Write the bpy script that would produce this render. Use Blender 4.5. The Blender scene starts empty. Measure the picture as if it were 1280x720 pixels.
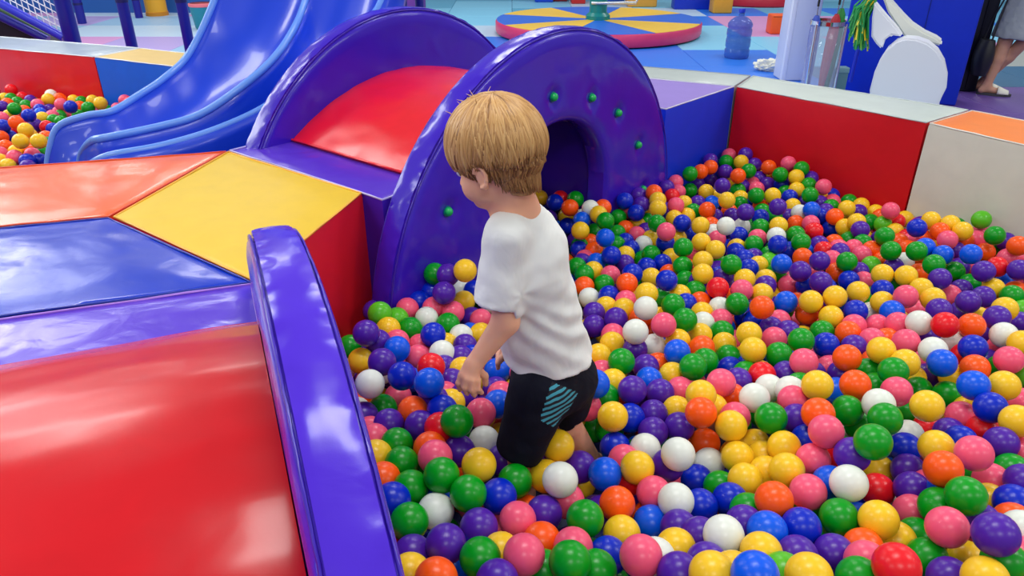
import bpy, bmesh, math, random, re
import numpy as np
from mathutils import Vector, Matrix
S = bpy.context.scene; COL = S.collection
# ---------------------------------------------------------------- camera
F = 925.0; TH = math.radians(27.3); CS, SN = math.cos(TH), math.sin(TH); H = 1.5
cam = bpy.data.objects.new('camera', bpy.data.cameras.new('camera')); COL.objects.link(cam)
cam.location = (0, 0, H); cam.rotation_euler = (math.pi/2 - TH, 0, 0)
cam.data.sensor_width = 36; cam.data.lens = F/1280*36; cam.data.clip_start = .02; cam.data.clip_end = 100
S.camera = cam
# ---------------------------------------------------------------- light
w = bpy.data.worlds.new('world'); S.world = w; w.use_nodes = True
w.node_tree.nodes['Background'].inputs[0].default_value = (.93, .97, 1, 1)
w.node_tree.nodes['Background'].inputs[1].default_value = .30
def lamp(x, y, z, sx, sy, power, rot=(0, 0, 0), col=(1, 1, .98)):
    l = bpy.data.lights.new('ceiling_lamp', 'AREA'); l.shape = 'RECTANGLE'; l.size = sx; l.size_y = sy
    l.energy = power; l.color = col
    o = bpy.data.objects.new('ceiling_lamp', l); COL.objects.link(o); o.location = (x, y, z); o.rotation_euler = rot
    return o
for ix in (-6.5, -3.2, 0.1, 3.4, 6.7):
    for iy in (-1.6, 1.4, 4.4, 8.0, 11.6):
        lamp(ix, iy, 3.4, 1.2, .6, 38)
lamp(-5.5, 7.0, 3.4, 2.0, 1.6, 55, (0, 0, 0), (.95, .98, 1))          # big soft ceiling panel over the slides
# tall window wall left of the hall, outside the frame
lamp(-7.5, 6.0, 3.0, 3.2, 2.2, 150, (math.radians(62), 0, math.radians(-128)), (.92, .97, 1))
S.view_settings.view_transform = 'Standard'; S.view_settings.look = 'None'
S.view_settings.exposure = 0.0; S.view_settings.gamma = 1; S.view_settings.use_curve_mapping = False
# ---------------------------------------------------------------- helpers
def ray(px, py):
    u = 360-py
    return Vector((px-640, F*CS+u*SN, -(F*SN-u*CS)))/F
def at(px, py, z):
    r = ray(px, py); return Vector((0, 0, H)) + r*((z-H)/r.z)
def aty(px, py, y):
    r = ray(px, py); return Vector((0, 0, H)) + r*(y/r.y)
def proj(p):
    y, z = p[1], p[2]-H; t = y*CS-z*SN
    return 640+F*p[0]/t, 360-F*(y*SN+z*CS)/t, t
def lin(c):
    return tuple((v/255/12.92 if v/255 <= .04045 else ((v/255+.055)/1.055)**2.4) for v in c)+(1,)
def nodes(name):
    m = bpy.data.materials.new(name); m.use_nodes = True
    nt = m.node_tree; return m, nt, nt.nodes['Principled BSDF']
def L(nt, a, b): nt.links.new(a, b)
def noise(nt, scale, detail=3, dist=0, vec=None, sc=None):
    n = nt.nodes.new('ShaderNodeTexNoise'); n.inputs['Scale'].default_value = scale
    n.inputs['Detail'].default_value = detail; n.inputs['Distortion'].default_value = dist
    tc = nt.nodes.new('ShaderNodeTexCoord'); src = tc.outputs['Object']
    if sc:
        mp = nt.nodes.new('ShaderNodeMapping'); mp.inputs['Scale'].default_value = sc; L(nt, src, mp.inputs['Vector']); src = mp.outputs[0]
    L(nt, src, n.inputs['Vector']); return n
def bump(nt, b, fac, strength, dist, prev=None):
    n = nt.nodes.new('ShaderNodeBump'); n.inputs['Strength'].default_value = strength; n.inputs['Distance'].default_value = dist
    L(nt, fac, n.inputs['Height'])
    if prev: L(nt, prev.outputs[0], n.inputs['Normal'])
    if b: L(nt, n.outputs[0], b.inputs['Normal'])
    return n
MC = {}
def vinyl(rgb, rough=.24, wr=1.0, coat=.3):
    k = ('v', rgb, rough, wr, coat)
    if k in MC: return MC[k]
    m, nt, b = nodes('vinyl'); b.inputs['Base Color'].default_value = lin(rgb)
    b.inputs['Roughness'].default_value = rough; b.inputs['Specular IOR Level'].default_value = .38
    b.inputs['Coat Weight'].default_value = coat*.6; b.inputs['Coat Roughness'].default_value = .12
    a = noise(nt, 2.6, 2, .8); c = noise(nt, 11, 3, .6); d = noise(nt, 420, 1)
    b1 = bump(nt, None, a.outputs[0], .38*wr, .022); b2 = bump(nt, None, c.outputs[0], .22*wr, .005, b1)
    b3 = bump(nt, b, d.outputs[0], .05, .001, b2); L(nt, b2.outputs[0], b.inputs['Coat Normal'])
    # slight tonal variation of the worn vinyl
    r = nt.nodes.new('ShaderNodeMix'); r.data_type = 'RGBA'; c0 = lin(rgb)
    r.inputs[6].default_value = tuple(v*.9 for v in c0[:3])+(1,); r.inputs[7].default_value = tuple(min(1, v*1.06) for v in c0[:3])+(1,)
    L(nt, c.outputs[0], r.inputs[0]); L(nt, r.outputs[2], b.inputs['Base Color'])
    MC[k] = m; return m
def plain(rgb, rough=.5, metal=0, spec=.5, bs=0, bscale=60, name='plastic'):
    k = ('p', rgb, rough, metal, spec, bs, bscale)
    if k in MC: return MC[k]
    m, nt, b = nodes(name); b.inputs['Base Color'].default_value = lin(rgb); b.inputs['Roughness'].default_value = rough
    b.inputs['Metallic'].default_value = metal; b.inputs['Specular IOR Level'].default_value = spec
    n = noise(nt, bscale, 2); r = nt.nodes.new('ShaderNodeMapRange')
    r.inputs[3].default_value = max(0, rough-.05); r.inputs[4].default_value = min(1, rough+.05)
    L(nt, n.outputs[0], r.inputs[0]); L(nt, r.outputs[0], b.inputs['Roughness'])
    if bs: bump(nt, b, n.outputs[0], bs, .01)
    MC[k] = m; return m
def thinclear(rgb, alpha):
    m, nt, b = nodes('thin_clear_plastic'); b.inputs['Base Color'].default_value = lin(rgb); b.inputs['Roughness'].default_value = .06; b.inputs['Alpha'].default_value = alpha; return m
def glassy(rgb, rough=.05, alpha=None, name='clear_plastic'):
    m, nt, b = nodes(name); b.inputs['Base Color'].default_value = lin(rgb); b.inputs['Roughness'].default_value = rough
    b.inputs['Transmission Weight'].default_value = 1; b.inputs['IOR'].default_value = 1.25; return m
def link(o, parent=None):
    COL.objects.link(o)
    if parent is not None: o.parent = parent
    return o
def mesh_obj(name, verts, faces, mats, parent=None, smooth=False, fm=None, auto=None):
    me = bpy.data.meshes.new(name); me.from_pydata([tuple(v) for v in verts], [], [tuple(f) for f in faces])
    for m in (mats if isinstance(mats, (list, tuple)) else [mats]): me.materials.append(m)
    if fm is not None: me.polygons.foreach_set('material_index', fm)
    me.validate(clean_customdata=False)
    bm = bmesh.new(); bm.from_mesh(me); bmesh.ops.recalc_face_normals(bm, faces=bm.faces); bm.to_mesh(me); bm.free()
    if smooth:
        me.polygons.foreach_set('use_smooth', [True]*len(me.polygons))
        if auto: me.set_sharp_from_angle(angle=math.radians(auto))
    o = bpy.data.objects.new(name, me); return link(o, parent)
def bm_obj(name, bm, mats, parent=None, smooth=False, auto=None):
    me = bpy.data.meshes.new(name); bmesh.ops.recalc_face_normals(bm, faces=bm.faces); bm.to_mesh(me); bm.free()
    for m in (mats if isinstance(mats, (list, tuple)) else [mats]): me.materials.append(m)
    if smooth:
        me.polygons.foreach_set('use_smooth', [True]*len(me.polygons))
        if auto: me.set_sharp_from_angle(angle=math.radians(auto))
    o = bpy.data.objects.new(name, me); return link(o, parent)
def thing(name, label, cat, loc=(0, 0, 0), rz=0, group=None):
    o = bpy.data.objects.new(name, None); o.empty_display_size = .1; COL.objects.link(o)
    o.location = loc; o.rotation_euler = (0, 0, rz); tag(o, label, cat, group); return o
def tag(o, label, cat, group=None, kind=None):
    o['label'] = label; o['category'] = cat
    if group: o['group'] = group
    if kind: o['kind'] = kind
    return o
def reloc(child, root):      # child mesh given in world coordinates, keep it there under a moved root
    child.data.transform(Matrix.Translation(-Vector(root.location))); return child
def tube_geo(pts, r, n=8, closed=False, caps=True):
    pts = [Vector(p) for p in pts]; N = len(pts); V = []; Fc = []
    rs = r if hasattr(r, '__len__') else [r]*N
    up = None
    for i, p in enumerate(pts):
        a = pts[(i-1) % N] if (i > 0 or closed) else pts[0]; b = pts[(i+1) % N] if (i < N-1 or closed) else pts[-1]
        d = (b-a).normalized() if (b-a).length > 1e-9 else Vector((0, 0, 1))
        if up is None: up = Vector((0, 0, 1)) if abs(d.z) < .9 else Vector((1, 0, 0))
        s = d.cross(up).normalized(); up = s.cross(d).normalized()
        for k in range(n):
            t = 2*math.pi*k/n; V.append(p+s*math.cos(t)*rs[i]+up*math.sin(t)*rs[i])
    M = N if closed else N-1
    for i in range(M):
        for k in range(n):
            j = (i+1) % N; Fc.append((i*n+k, i*n+(k+1) % n, j*n+(k+1) % n, j*n+k))
    if caps and not closed: Fc += [tuple(range(n)), tuple((N-1)*n+k for k in range(n))]
    return V, Fc
def tube(name, pts, r, mat, parent=None, n=8, closed=False):
    V, Fc = tube_geo(pts, r, n, closed); return mesh_obj(name, V, Fc, mat, parent, True, auto=60)
def join_geo(gs):
    V = []; Fc = []
    for v, f in gs:
        o = len(V); V += list(v); Fc += [tuple(i+o for i in q) for q in f]
    return V, Fc
def box_geo(lo, hi):
    x0, y0, z0 = lo; x1, y1, z1 = hi
    V = [Vector(p) for p in ((x0,y0,z0),(x1,y0,z0),(x1,y1,z0),(x0,y1,z0),(x0,y0,z1),(x1,y0,z1),(x1,y1,z1),(x0,y1,z1))]
    return V, [(0,3,2,1),(4,5,6,7),(0,1,5,4),(1,2,6,5),(2,3,7,6),(3,0,4,7)]
def bevel_box(name, lo, hi, mat, parent=None, bev=.02, seg=3):
    bm = bmesh.new(); V, Fc = box_geo(lo, hi); vs = [bm.verts.new(v) for v in V]
    for f in Fc: bm.faces.new([vs[i] for i in f])
    bmesh.ops.bevel(bm, geom=bm.edges[:], offset=bev, segments=seg, profile=.5, affect='EDGES', clamp_overlap=True)
    return bm_obj(name, bm, mat, parent, True, 40)
def lathe(name, prof, mat, parent=None, n=32, loc=(0, 0, 0), caps=True):
    V = []; Fc = []
    for r, z in prof:
        for k in range(n):
            t = 2*math.pi*k/n; V.append((loc[0]+r*math.cos(t), loc[1]+r*math.sin(t), loc[2]+z))
    for i in range(len(prof)-1):
        for k in range(n): Fc.append((i*n+k, i*n+(k+1) % n, (i+1)*n+(k+1) % n, (i+1)*n+k))
    if caps: Fc += [tuple(range(n)), tuple((len(prof)-1)*n+k for k in range(n))]
    return mesh_obj(name, V, Fc, mat, parent, True, auto=40)
from mathutils import noise as mn
def puff(top_z, z0, poly, inset=.018, rise=.006, res=.045):
    """padded block: a gridded, slightly crowned vinyl top with rounded edge, side walls beneath"""
    poly = [Vector((p[0], p[1])) for p in poly]; c = sum(poly, Vector((0, 0)))/len(poly)
    area = sum(poly[i].x*poly[(i+1) % len(poly)].y-poly[(i+1) % len(poly)].x*poly[i].y for i in range(len(poly)))
    if area < 0: poly = poly[::-1]
    V = []; Fc = []; FM = []
    ring = []
    for i, p in enumerate(poly):                       # subdivided outline
        q = poly[(i+1) % len(poly)]; n = max(2, int((q-p).length/res))
        for k in range(n): ring.append(p.lerp(q, k/n))
    n = len(ring); rows = 14
    def edge_d(p):
        m = 9
        for i, a in enumerate(poly):
            b = poly[(i+1) % len(poly)]; ab = b-a; t = max(0, min(1, (p-a).dot(ab)/ab.length_squared)); m = min(m, (p-a-ab*t).length)
        return m
    outl = [(z0, 0), (z0+.02, 0), ((z0+top_z)/2, .0), (top_z-.02, 0), (top_z-.006, .003)]
    for z, ins in outl:
        for p in ring:
            v = p+(c-p).normalized()*ins; w_ = mn.noise(Vector((p.x*5, p.y*5, z*4)))*.005 if z0+.03 < z < top_z-.01 else 0
            d = (p-c).normalized(); V.append((v.x+d.x*w_, v.y+d.y*w_, z))
    for r in range(1, rows+1):
        f = (r/rows)**1.3*.985
        if r == 1: f = .012
        for p in ring:
            v = p.lerp(c, f); e = edge_d(v); z = top_z-.004+rise*min(1, e/.10)+mn.noise(Vector((v.x*6, v.y*6, 1)))*.003*min(1, e/.05)
            V.append((v.x, v.y, z))
    V.append((c.x, c.y, top_z-.004+rise+mn.noise(Vector((c.x*6, c.y*6, 1)))*.003)); R_ = len(outl)+rows
    for r in range(R_-1):
        for k in range(n):
            Fc.append((r*n+k, r*n+(k+1) % n, (r+1)*n+(k+1) % n, (r+1)*n+k)); FM.append(1 if r < len(outl)-1 else 0)
    for k in range(n): Fc.append(((R_-1)*n+k, (R_-1)*n+(k+1) % n, len(V)-1)); FM.append(0)
    Fc.append(tuple(range(n-1, -1, -1))); FM.append(1)
    return V, Fc, FM, poly
def pad(label, poly, top, side, pipe, zt=.62, z0=.0, group=None, wr=1., name='foam_pad', rough=.24, coat=.3):
    c = sum((Vector((p[0], p[1])) for p in poly), Vector((0, 0)))/len(poly)
    t = thing(name, label, 'pad', (c.x, c.y, z0), 0, group)
    V, Fc, FM, pl = puff(zt, z0, poly)
    tops = [i for i in range(len(Fc)) if FM[i] == 0]; sides = [i for i in range(len(Fc)) if FM[i] == 1]
    def sub(idx):
        used = sorted({v for i in idx for v in Fc[i]}); mp = {v: k for k, v in enumerate(used)}
        return [V[v] for v in used], [tuple(mp[v] for v in Fc[i]) for i in idx]
    a = mesh_obj('side_cover', *sub(sides), vinyl(side, rough, wr, coat), t, True, auto=50); reloc(a, t)
    b = mesh_obj('top_cover', *sub(tops), vinyl(top, rough, wr, coat), t, True, auto=50); reloc(b, t)
    # piped seam along the top edge
    pts = []
    for i, p in enumerate(pl):
        q = pl[(i+1) % len(pl)]; n = max(2, int((q-p).length/.05))
        for k in range(n):
            v = p.lerp(q, k/n)+(c-p.lerp(q, k/n)).normalized()*.004; pts.append((v.x, v.y, zt-.003+mn.noise(Vector((v.x*9, v.y*9, 0)))*.002))
    s = tube('piping', pts, .0035, vinyl(pipe, .35, .4), t, 6, True); reloc(s, t)
    return t
# ---------------------------------------------------------------- signed-distance sculpting (bodies, clothes)
class Field:
    def __init__(s, lo, hi, h):
        s.lo = np.array(lo, float); s.h = h; s.n = np.ceil((np.array(hi)-s.lo)/h).astype(int)+1
        s.v = np.full(s.n, .06, np.float32); s.ax = [s.lo[i]+h*np.arange(s.n[i]) for i in range(3)]
    def block(s, lo, hi):
        a = [max(0, int((lo[i]-s.lo[i])/s.h)) for i in range(3)]; b = [min(int(s.n[i]), int((hi[i]-s.lo[i])/s.h)+2) for i in range(3)]
        sl = tuple(slice(a[i], max(b[i], a[i])) for i in range(3))
        X, Y, Z = np.meshgrid(s.ax[0][sl[0]], s.ax[1][sl[1]], s.ax[2][sl[2]], indexing='ij')
        return sl, np.stack([X, Y, Z], -1).astype(np.float32)
    def comb(s, sl, d, k, mode):
        v = s.v[sl]
        if mode == 'sub':
            d = -d; h = np.clip(.5-.5*(v-d)/k, 0, 1); s.v[sl] = v*(1-h)+d*h+k*h*(1-h)
        else:
            h = np.clip(.5+.5*(v-d)/k, 0, 1); s.v[sl] = v*(1-h)+d*h-k*h*(1-h)
    def cone(s, a, b, r1, r2, k=.012, mode='add'):
        a = np.array(a, float); b = np.array(b, float); m = max(r1, r2)+.06
        sl, P = s.block(np.minimum(a, b)-m, np.maximum(a, b)+m)
        if P.size == 0: return
        ab = b-a; t = np.clip(((P-a)@ab)/(ab@ab+1e-12), 0, 1)
        d = np.linalg.norm(P-a-t[..., None]*ab, axis=-1)-(r1+(r2-r1)*t); s.comb(sl, d.astype(np.float32), k, mode)
    def ell(s, c, rad, fr=None, k=.012, mode='add'):
        c = np.array(c, float); rad = np.array(rad, float); m = rad.max()+.06
        sl, P = s.block(c-m, c+m); q = P-c
        if P.size == 0: return
        if fr is not None: q = q@np.array(fr).T
        k0 = np.linalg.norm(q/rad, axis=-1); k1 = np.linalg.norm(q/rad**2, axis=-1)+1e-9
        s.comb(sl, (k0*(k0-1)/k1).astype(np.float32), k, mode)
    def halfspace(s, p, n, k=.004, region=None):   # keep the side n points away from
        sl, P = s.block(*(region if region else (s.lo, s.lo+s.h*s.n)))
        d = (P-np.array(p, float))@np.array(n, float)
        v = s.v[sl]; h = np.clip(.5-.5*(v-d)/k, 0, 1); s.v[sl] = v*(1-h)+d*h+k*h*(1-h)
    def mesh(s):
        v = s.v; S_ = v < 0; n = v.shape
        c = np.zeros([n[0]-1, n[1]-1, n[2]-1], np.int8)
        for i in (0, 1):
            for j in (0, 1):
                for k in (0, 1): c += S_[i:n[0]-1+i, j:n[1]-1+j, k:n[2]-1+k]
        act = (c > 0) & (c < 8); idx = -np.ones(act.shape, np.int64); I = np.argwhere(act); idx[act] = np.arange(len(I))
        acc = np.zeros((len(I), 3)); cnt = np.zeros(len(I))
        for ax in range(3):
            for o1 in (0, 1):
                for o2 in (0, 1):
                    o = [0, 0, 0]; oth = [q for q in range(3) if q != ax]; o[oth[0]] = o1; o[oth[1]] = o2
                    A = I+o; B = A.copy(); B[:, ax] += 1
                    va = v[A[:, 0], A[:, 1], A[:, 2]]; vb = v[B[:, 0], B[:, 1], B[:, 2]]; m = (va < 0) != (vb < 0)
                    t = va[m]/(va[m]-vb[m]); p = A[m].astype(float); p[:, ax] += t; acc[m] += p; cnt[m] += 1
        V = s.lo+s.h*(acc/cnt[:, None]); Q = []
        for ax in range(3):
            b_, c_ = (ax+1) % 3, (ax+2) % 3
            sl0 = [slice(None)]*3; sl1 = [slice(None)]*3; sl0[ax] = slice(0, n[ax]-1); sl1[ax] = slice(1, n[ax])
            ch = S_[tuple(sl0)] != S_[tuple(sl1)]; E = np.argwhere(ch)
            E = E[(E[:, b_] > 0) & (E[:, c_] > 0) & (E[:, b_] < n[b_]-1) & (E[:, c_] < n[c_]-1)]
            sgn = S_[E[:, 0], E[:, 1], E[:, 2]]
            q = []
            for ob, oc in ((0, 0), (-1, 0), (-1, -1), (0, -1)):
                T = E.copy(); T[:, b_] += ob; T[:, c_] += oc; q.append(idx[T[:, 0], T[:, 1], T[:, 2]])
            q = np.stack(q, 1); q[~sgn] = q[~sgn][:, ::-1]; Q.append(q)
        return V, np.concatenate(Q)
def np_mesh(name, V, Q, mats, parent=None, smooth=True):
    me = bpy.data.meshes.new(name); nq = Q.shape[1]
    me.vertices.add(len(V)); me.vertices.foreach_set('co', np.asarray(V, np.float32).ravel())
    me.loops.add(Q.size); me.loops.foreach_set('vertex_index', Q.ravel().astype(np.int32))
    me.polygons.add(len(Q)); me.polygons.foreach_set('loop_start', np.arange(0, Q.size, nq, dtype=np.int32))
    me.update(calc_edges=True)
    for m in (mats if isinstance(mats, (list, tuple)) else [mats]): me.materials.append(m)
    me.polygons.foreach_set('use_smooth', [smooth]*len(Q)); me.update()
    return link(bpy.data.objects.new(name, me), parent)
# ================================================================ SETTING
PURPLE=(78,42,196); RED=(222,24,38); BLUE=(8,46,196); YEL=(238,196,54); ORG=(240,104,58); GREYT=(186,196,190); WHT=(214,214,200); LILAC=(140,118,196)
T_BLUE=(40,120,232); T_LIGHT=(130,204,240); T_PALE=(186,212,236); T_PINK=(208,150,206); T_LILAC=(176,160,222); T_AQUA=(96,176,214)
def matf(rgb): return plain(rgb, .42, 0, .45, .25, 90, 'mat_foam')
fl = mesh_obj('floor', *box_geo((-14, -2.5, -.12), (14, 17, -.012)), plain((96, 104, 120), .7)); fl['kind'] = 'structure'
rngf = random.Random(5)
tile_me = {}
def tile_mesh(col):
    if col not in tile_me:
        bm = bmesh.new(); V, Fc = box_geo((-.497, -.497, -.02), (.497, .497, 0)); vs = [bm.verts.new(v) for v in V]
        for f in Fc: bm.faces.new([vs[i] for i in f])
        bmesh.ops.bevel(bm, geom=[e for e in bm.edges if e.verts[0].co.z > -.01 and e.verts[1].co.z > -.01], offset=.004, segments=1, affect='EDGES')
        me = bpy.data.meshes.new('floor_tile'); bm.to_mesh(me); bm.free(); me.materials.append(matf(col)); tile_me[col] = me
    return tile_me[col]
GRID = {}
def setg(c, *ij):
    for q in ij: GRID[q] = c
setg(T_BLUE, (0,7),(1,7),(2,7),(3,7),(1,8),(2,8),(0,9),(1,9),(3,6),(2,6),(1,6),(-1,9),(-2,9),(6,12),(6,11),(5,12),(2,11))
setg(T_LIGHT, (3,8),(4,7),(2,9),(3,9),(0,8),(0,10),(-1,11),(-1,8),(4,10),(5,10),(4,8))
setg(T_PALE, (-1,10),(-2,10),(-2,11),(-3,8),(-2,8),(1,13),(-3,10),(-4,11))
setg(T_PINK, (3,10),(4,9),(5,9),(4,11),(3,11))
for i in range(-12, 12):
    for j in range(4, 16):
        if -4.5 < i < 0 and j < 5: continue
        if i >= 3 and j < 9 and not (i == 3 and j == 8): c = (96, 70, 150) if j < 7 else ((28, 96, 140) if j < 8 else (158, 166, 166))
        elif i < -3: c = rngf.choice([T_LILAC, T_LILAC, (150,190,226), T_PALE, T_PINK])
        else: c = GRID.get((i, j)) or rngf.choice([T_AQUA, T_LIGHT, T_PALE, T_LIGHT, T_BLUE, T_AQUA])
        o = bpy.data.objects.new('floor_tile', tile_mesh(c)); o.location = (i+.5, j+.5, 0); link(o, fl)
wb = mesh_obj('wall_back', *box_geo((-14, 17, 0), (14, 17.15, 3.6)), plain((176, 186, 196), .8)); wb['kind'] = 'structure'
# ---------------------------------------------------------------- main ring pads
def W(px, py, z=.62): p = at(px, py, z); return (p.x, p.y)
G = 'padded blocks forming the ring between the two ball pits'
y_tl, y_l, y_b, y_r = W(285, 188), W(138, 270), W(318, 352), W(455, 240)
def sh(poly, g=.006):
    c = sum((Vector(p) for p in poly), Vector((0, 0)))/len(poly); out = []
    for p in poly: p = Vector(p); out.append(p+(c-p).normalized()*g)
    return out
pad('orange topped foam pad at the left edge beside the blue slide exits', sh([y_tl, y_l, W(0, 283), W(-260, 306), W(-260, 226), W(0, 208)]), ORG, (226, 70, 40), (216, 70, 36), group=G)
pad('yellow topped diamond foam pad with a red vertical side', sh([y_tl, y_l, y_b, y_r]), (222, 184, 34), RED, (236, 170, 50), group=G, wr=.5, rough=.42, coat=0)
pad('blue topped foam pad at left between the orange and purple pads', sh([y_l, W(0, 283), W(-260, 306), W(-260, 430), W(0, 396), y_b]), (4, 52, 190), (4, 52, 190), (10, 36, 150), group=G, wr=1.1)
pl_b = W(335, 432)
dn = Vector((.3725, -.928))
pad('purple topped foam pad running in front of the large red bridge pad', sh([y_b, W(0, 396), W(-260, 430), (-2.6, .6), Vector(pl_b)+dn*1.6]), (92, 60, 206), (92, 60, 206), (170, 120, 220), group=G, wr=1.8, rough=.2)
# arch coordinate frame: s along the front arch, w back from its front face
L0 = Vector((-.41, 2.22)); US = Vector((.643, .766)); NW = Vector((-.766, .643))
def q(s, w): v = L0+US*s+NW*w; return (v.x, v.y)
pad('purple foam block left of the tunnel mouth, under the red bridge', sh([q(.085, .215), q(.085, .105), q(.59, .105), q(.59, 1.03), q(.066, 1.03)]), (84, 48, 190), (62, 30, 172), (190, 180, 230), group=G, wr=1.5)
pad('purple foam block right of the tunnel mouth, under the red bridge', sh([q(1.325, .105), q(1.80, .105), q(1.80, .92), q(1.325, .92)]), (84, 48, 190), (62, 30, 172), (150, 130, 210), group=G)
cn = (1.232, 4.13)
pad('lilac topped foam pad with blue inner side right of the purple arch', sh([q(1.81, .0), cn, (.42, 4.53), (.085, 4.19)]), LILAC, (0, 50, 214), (210, 210, 225), group=G, wr=.6, rough=.55, coat=0)
pad('grey foam pad lying behind the lilac topped pad', sh([cn, W(940, 94), (.50, 4.85), (.42, 4.53)]), (176, 186, 184), (176, 186, 184), (150, 160, 170), group=G, wr=.6, rough=.4)
r1 = W(1160, 153); rb = W(1213, 137)
pad('grey topped foam pad with bright red inner side in the far corner', sh([cn, r1, rb, W(940, 94)]), GREYT, (208, 10, 24), (190, 200, 200), group=G, wr=.6, rough=.45, coat=.05)
pad('orange topped foam pad with off-white inner side at the right', sh([r1, (2.53, 2.35), (2.95, 2.62), rb]), (232, 122, 34), WHT, (225, 225, 215), group=G, wr=.6, rough=.45, coat=.05)
# left pit pads
lf = Vector((-2.756, 5.03)); lb = Vector((-2.60, 5.37))
G2 = 'padded wall blocks of the far left ball pit'
pad('grey topped foam pad with red side behind the far left balls', sh([lf, (-4.9, 5.87), (-5.0, 6.32), lb]), (170, 184, 200), (228, 30, 36), (225, 230, 235), group=G2, wr=.6, rough=.3)
pad('tan topped foam pad with blue side behind the blue slides', sh([lf, lb, (-1.35, 4.74), (-1.5, 4.40)]), (216, 184, 116), (0, 98, 226), (225, 230, 235), group=G2, wr=.6, rough=.5, coat=0)
# ---------------------------------------------------------------- pit bottoms
def slab(name, poly, z0, z1, mat, label):
    bm = bmesh.new(); f = bm.faces.new([bm.verts.new((p[0], p[1], z0)) for p in poly])
    r_ = bmesh.ops.extrude_face_region(bm, geom=[f]); bmesh.ops.translate(bm, vec=(0, 0, z1-z0), verts=[v for v in r_['geom'] if isinstance(v, bmesh.types.BMVert)])
    o = bm_obj(name, bm, mat); tag(o, label, 'mat'); return o
slab('pit_mat', [(.05, .3), (-.55, 1.72), (-.47, 2.35), (-.38, 2.30), (.8, 3.68), (1.22, 4.06), (1.87, 3.34), (2.46, 2.4), (2.46, .3)], -.01, .03, plain((30, 50, 120), .5), 'dark blue mat under the balls around the boy')
slab('pit_mat', [(-2.0, 2.8), (-1.3, 3.1), (-1.25, 4.1), (-1.55, 4.35), (-2.76, 4.98), (-4.85, 5.8), (-4.4, 2.8)], -.01, .03, plain((30, 50, 120), .5), 'dark blue mat under the balls beside the slides')
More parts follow.
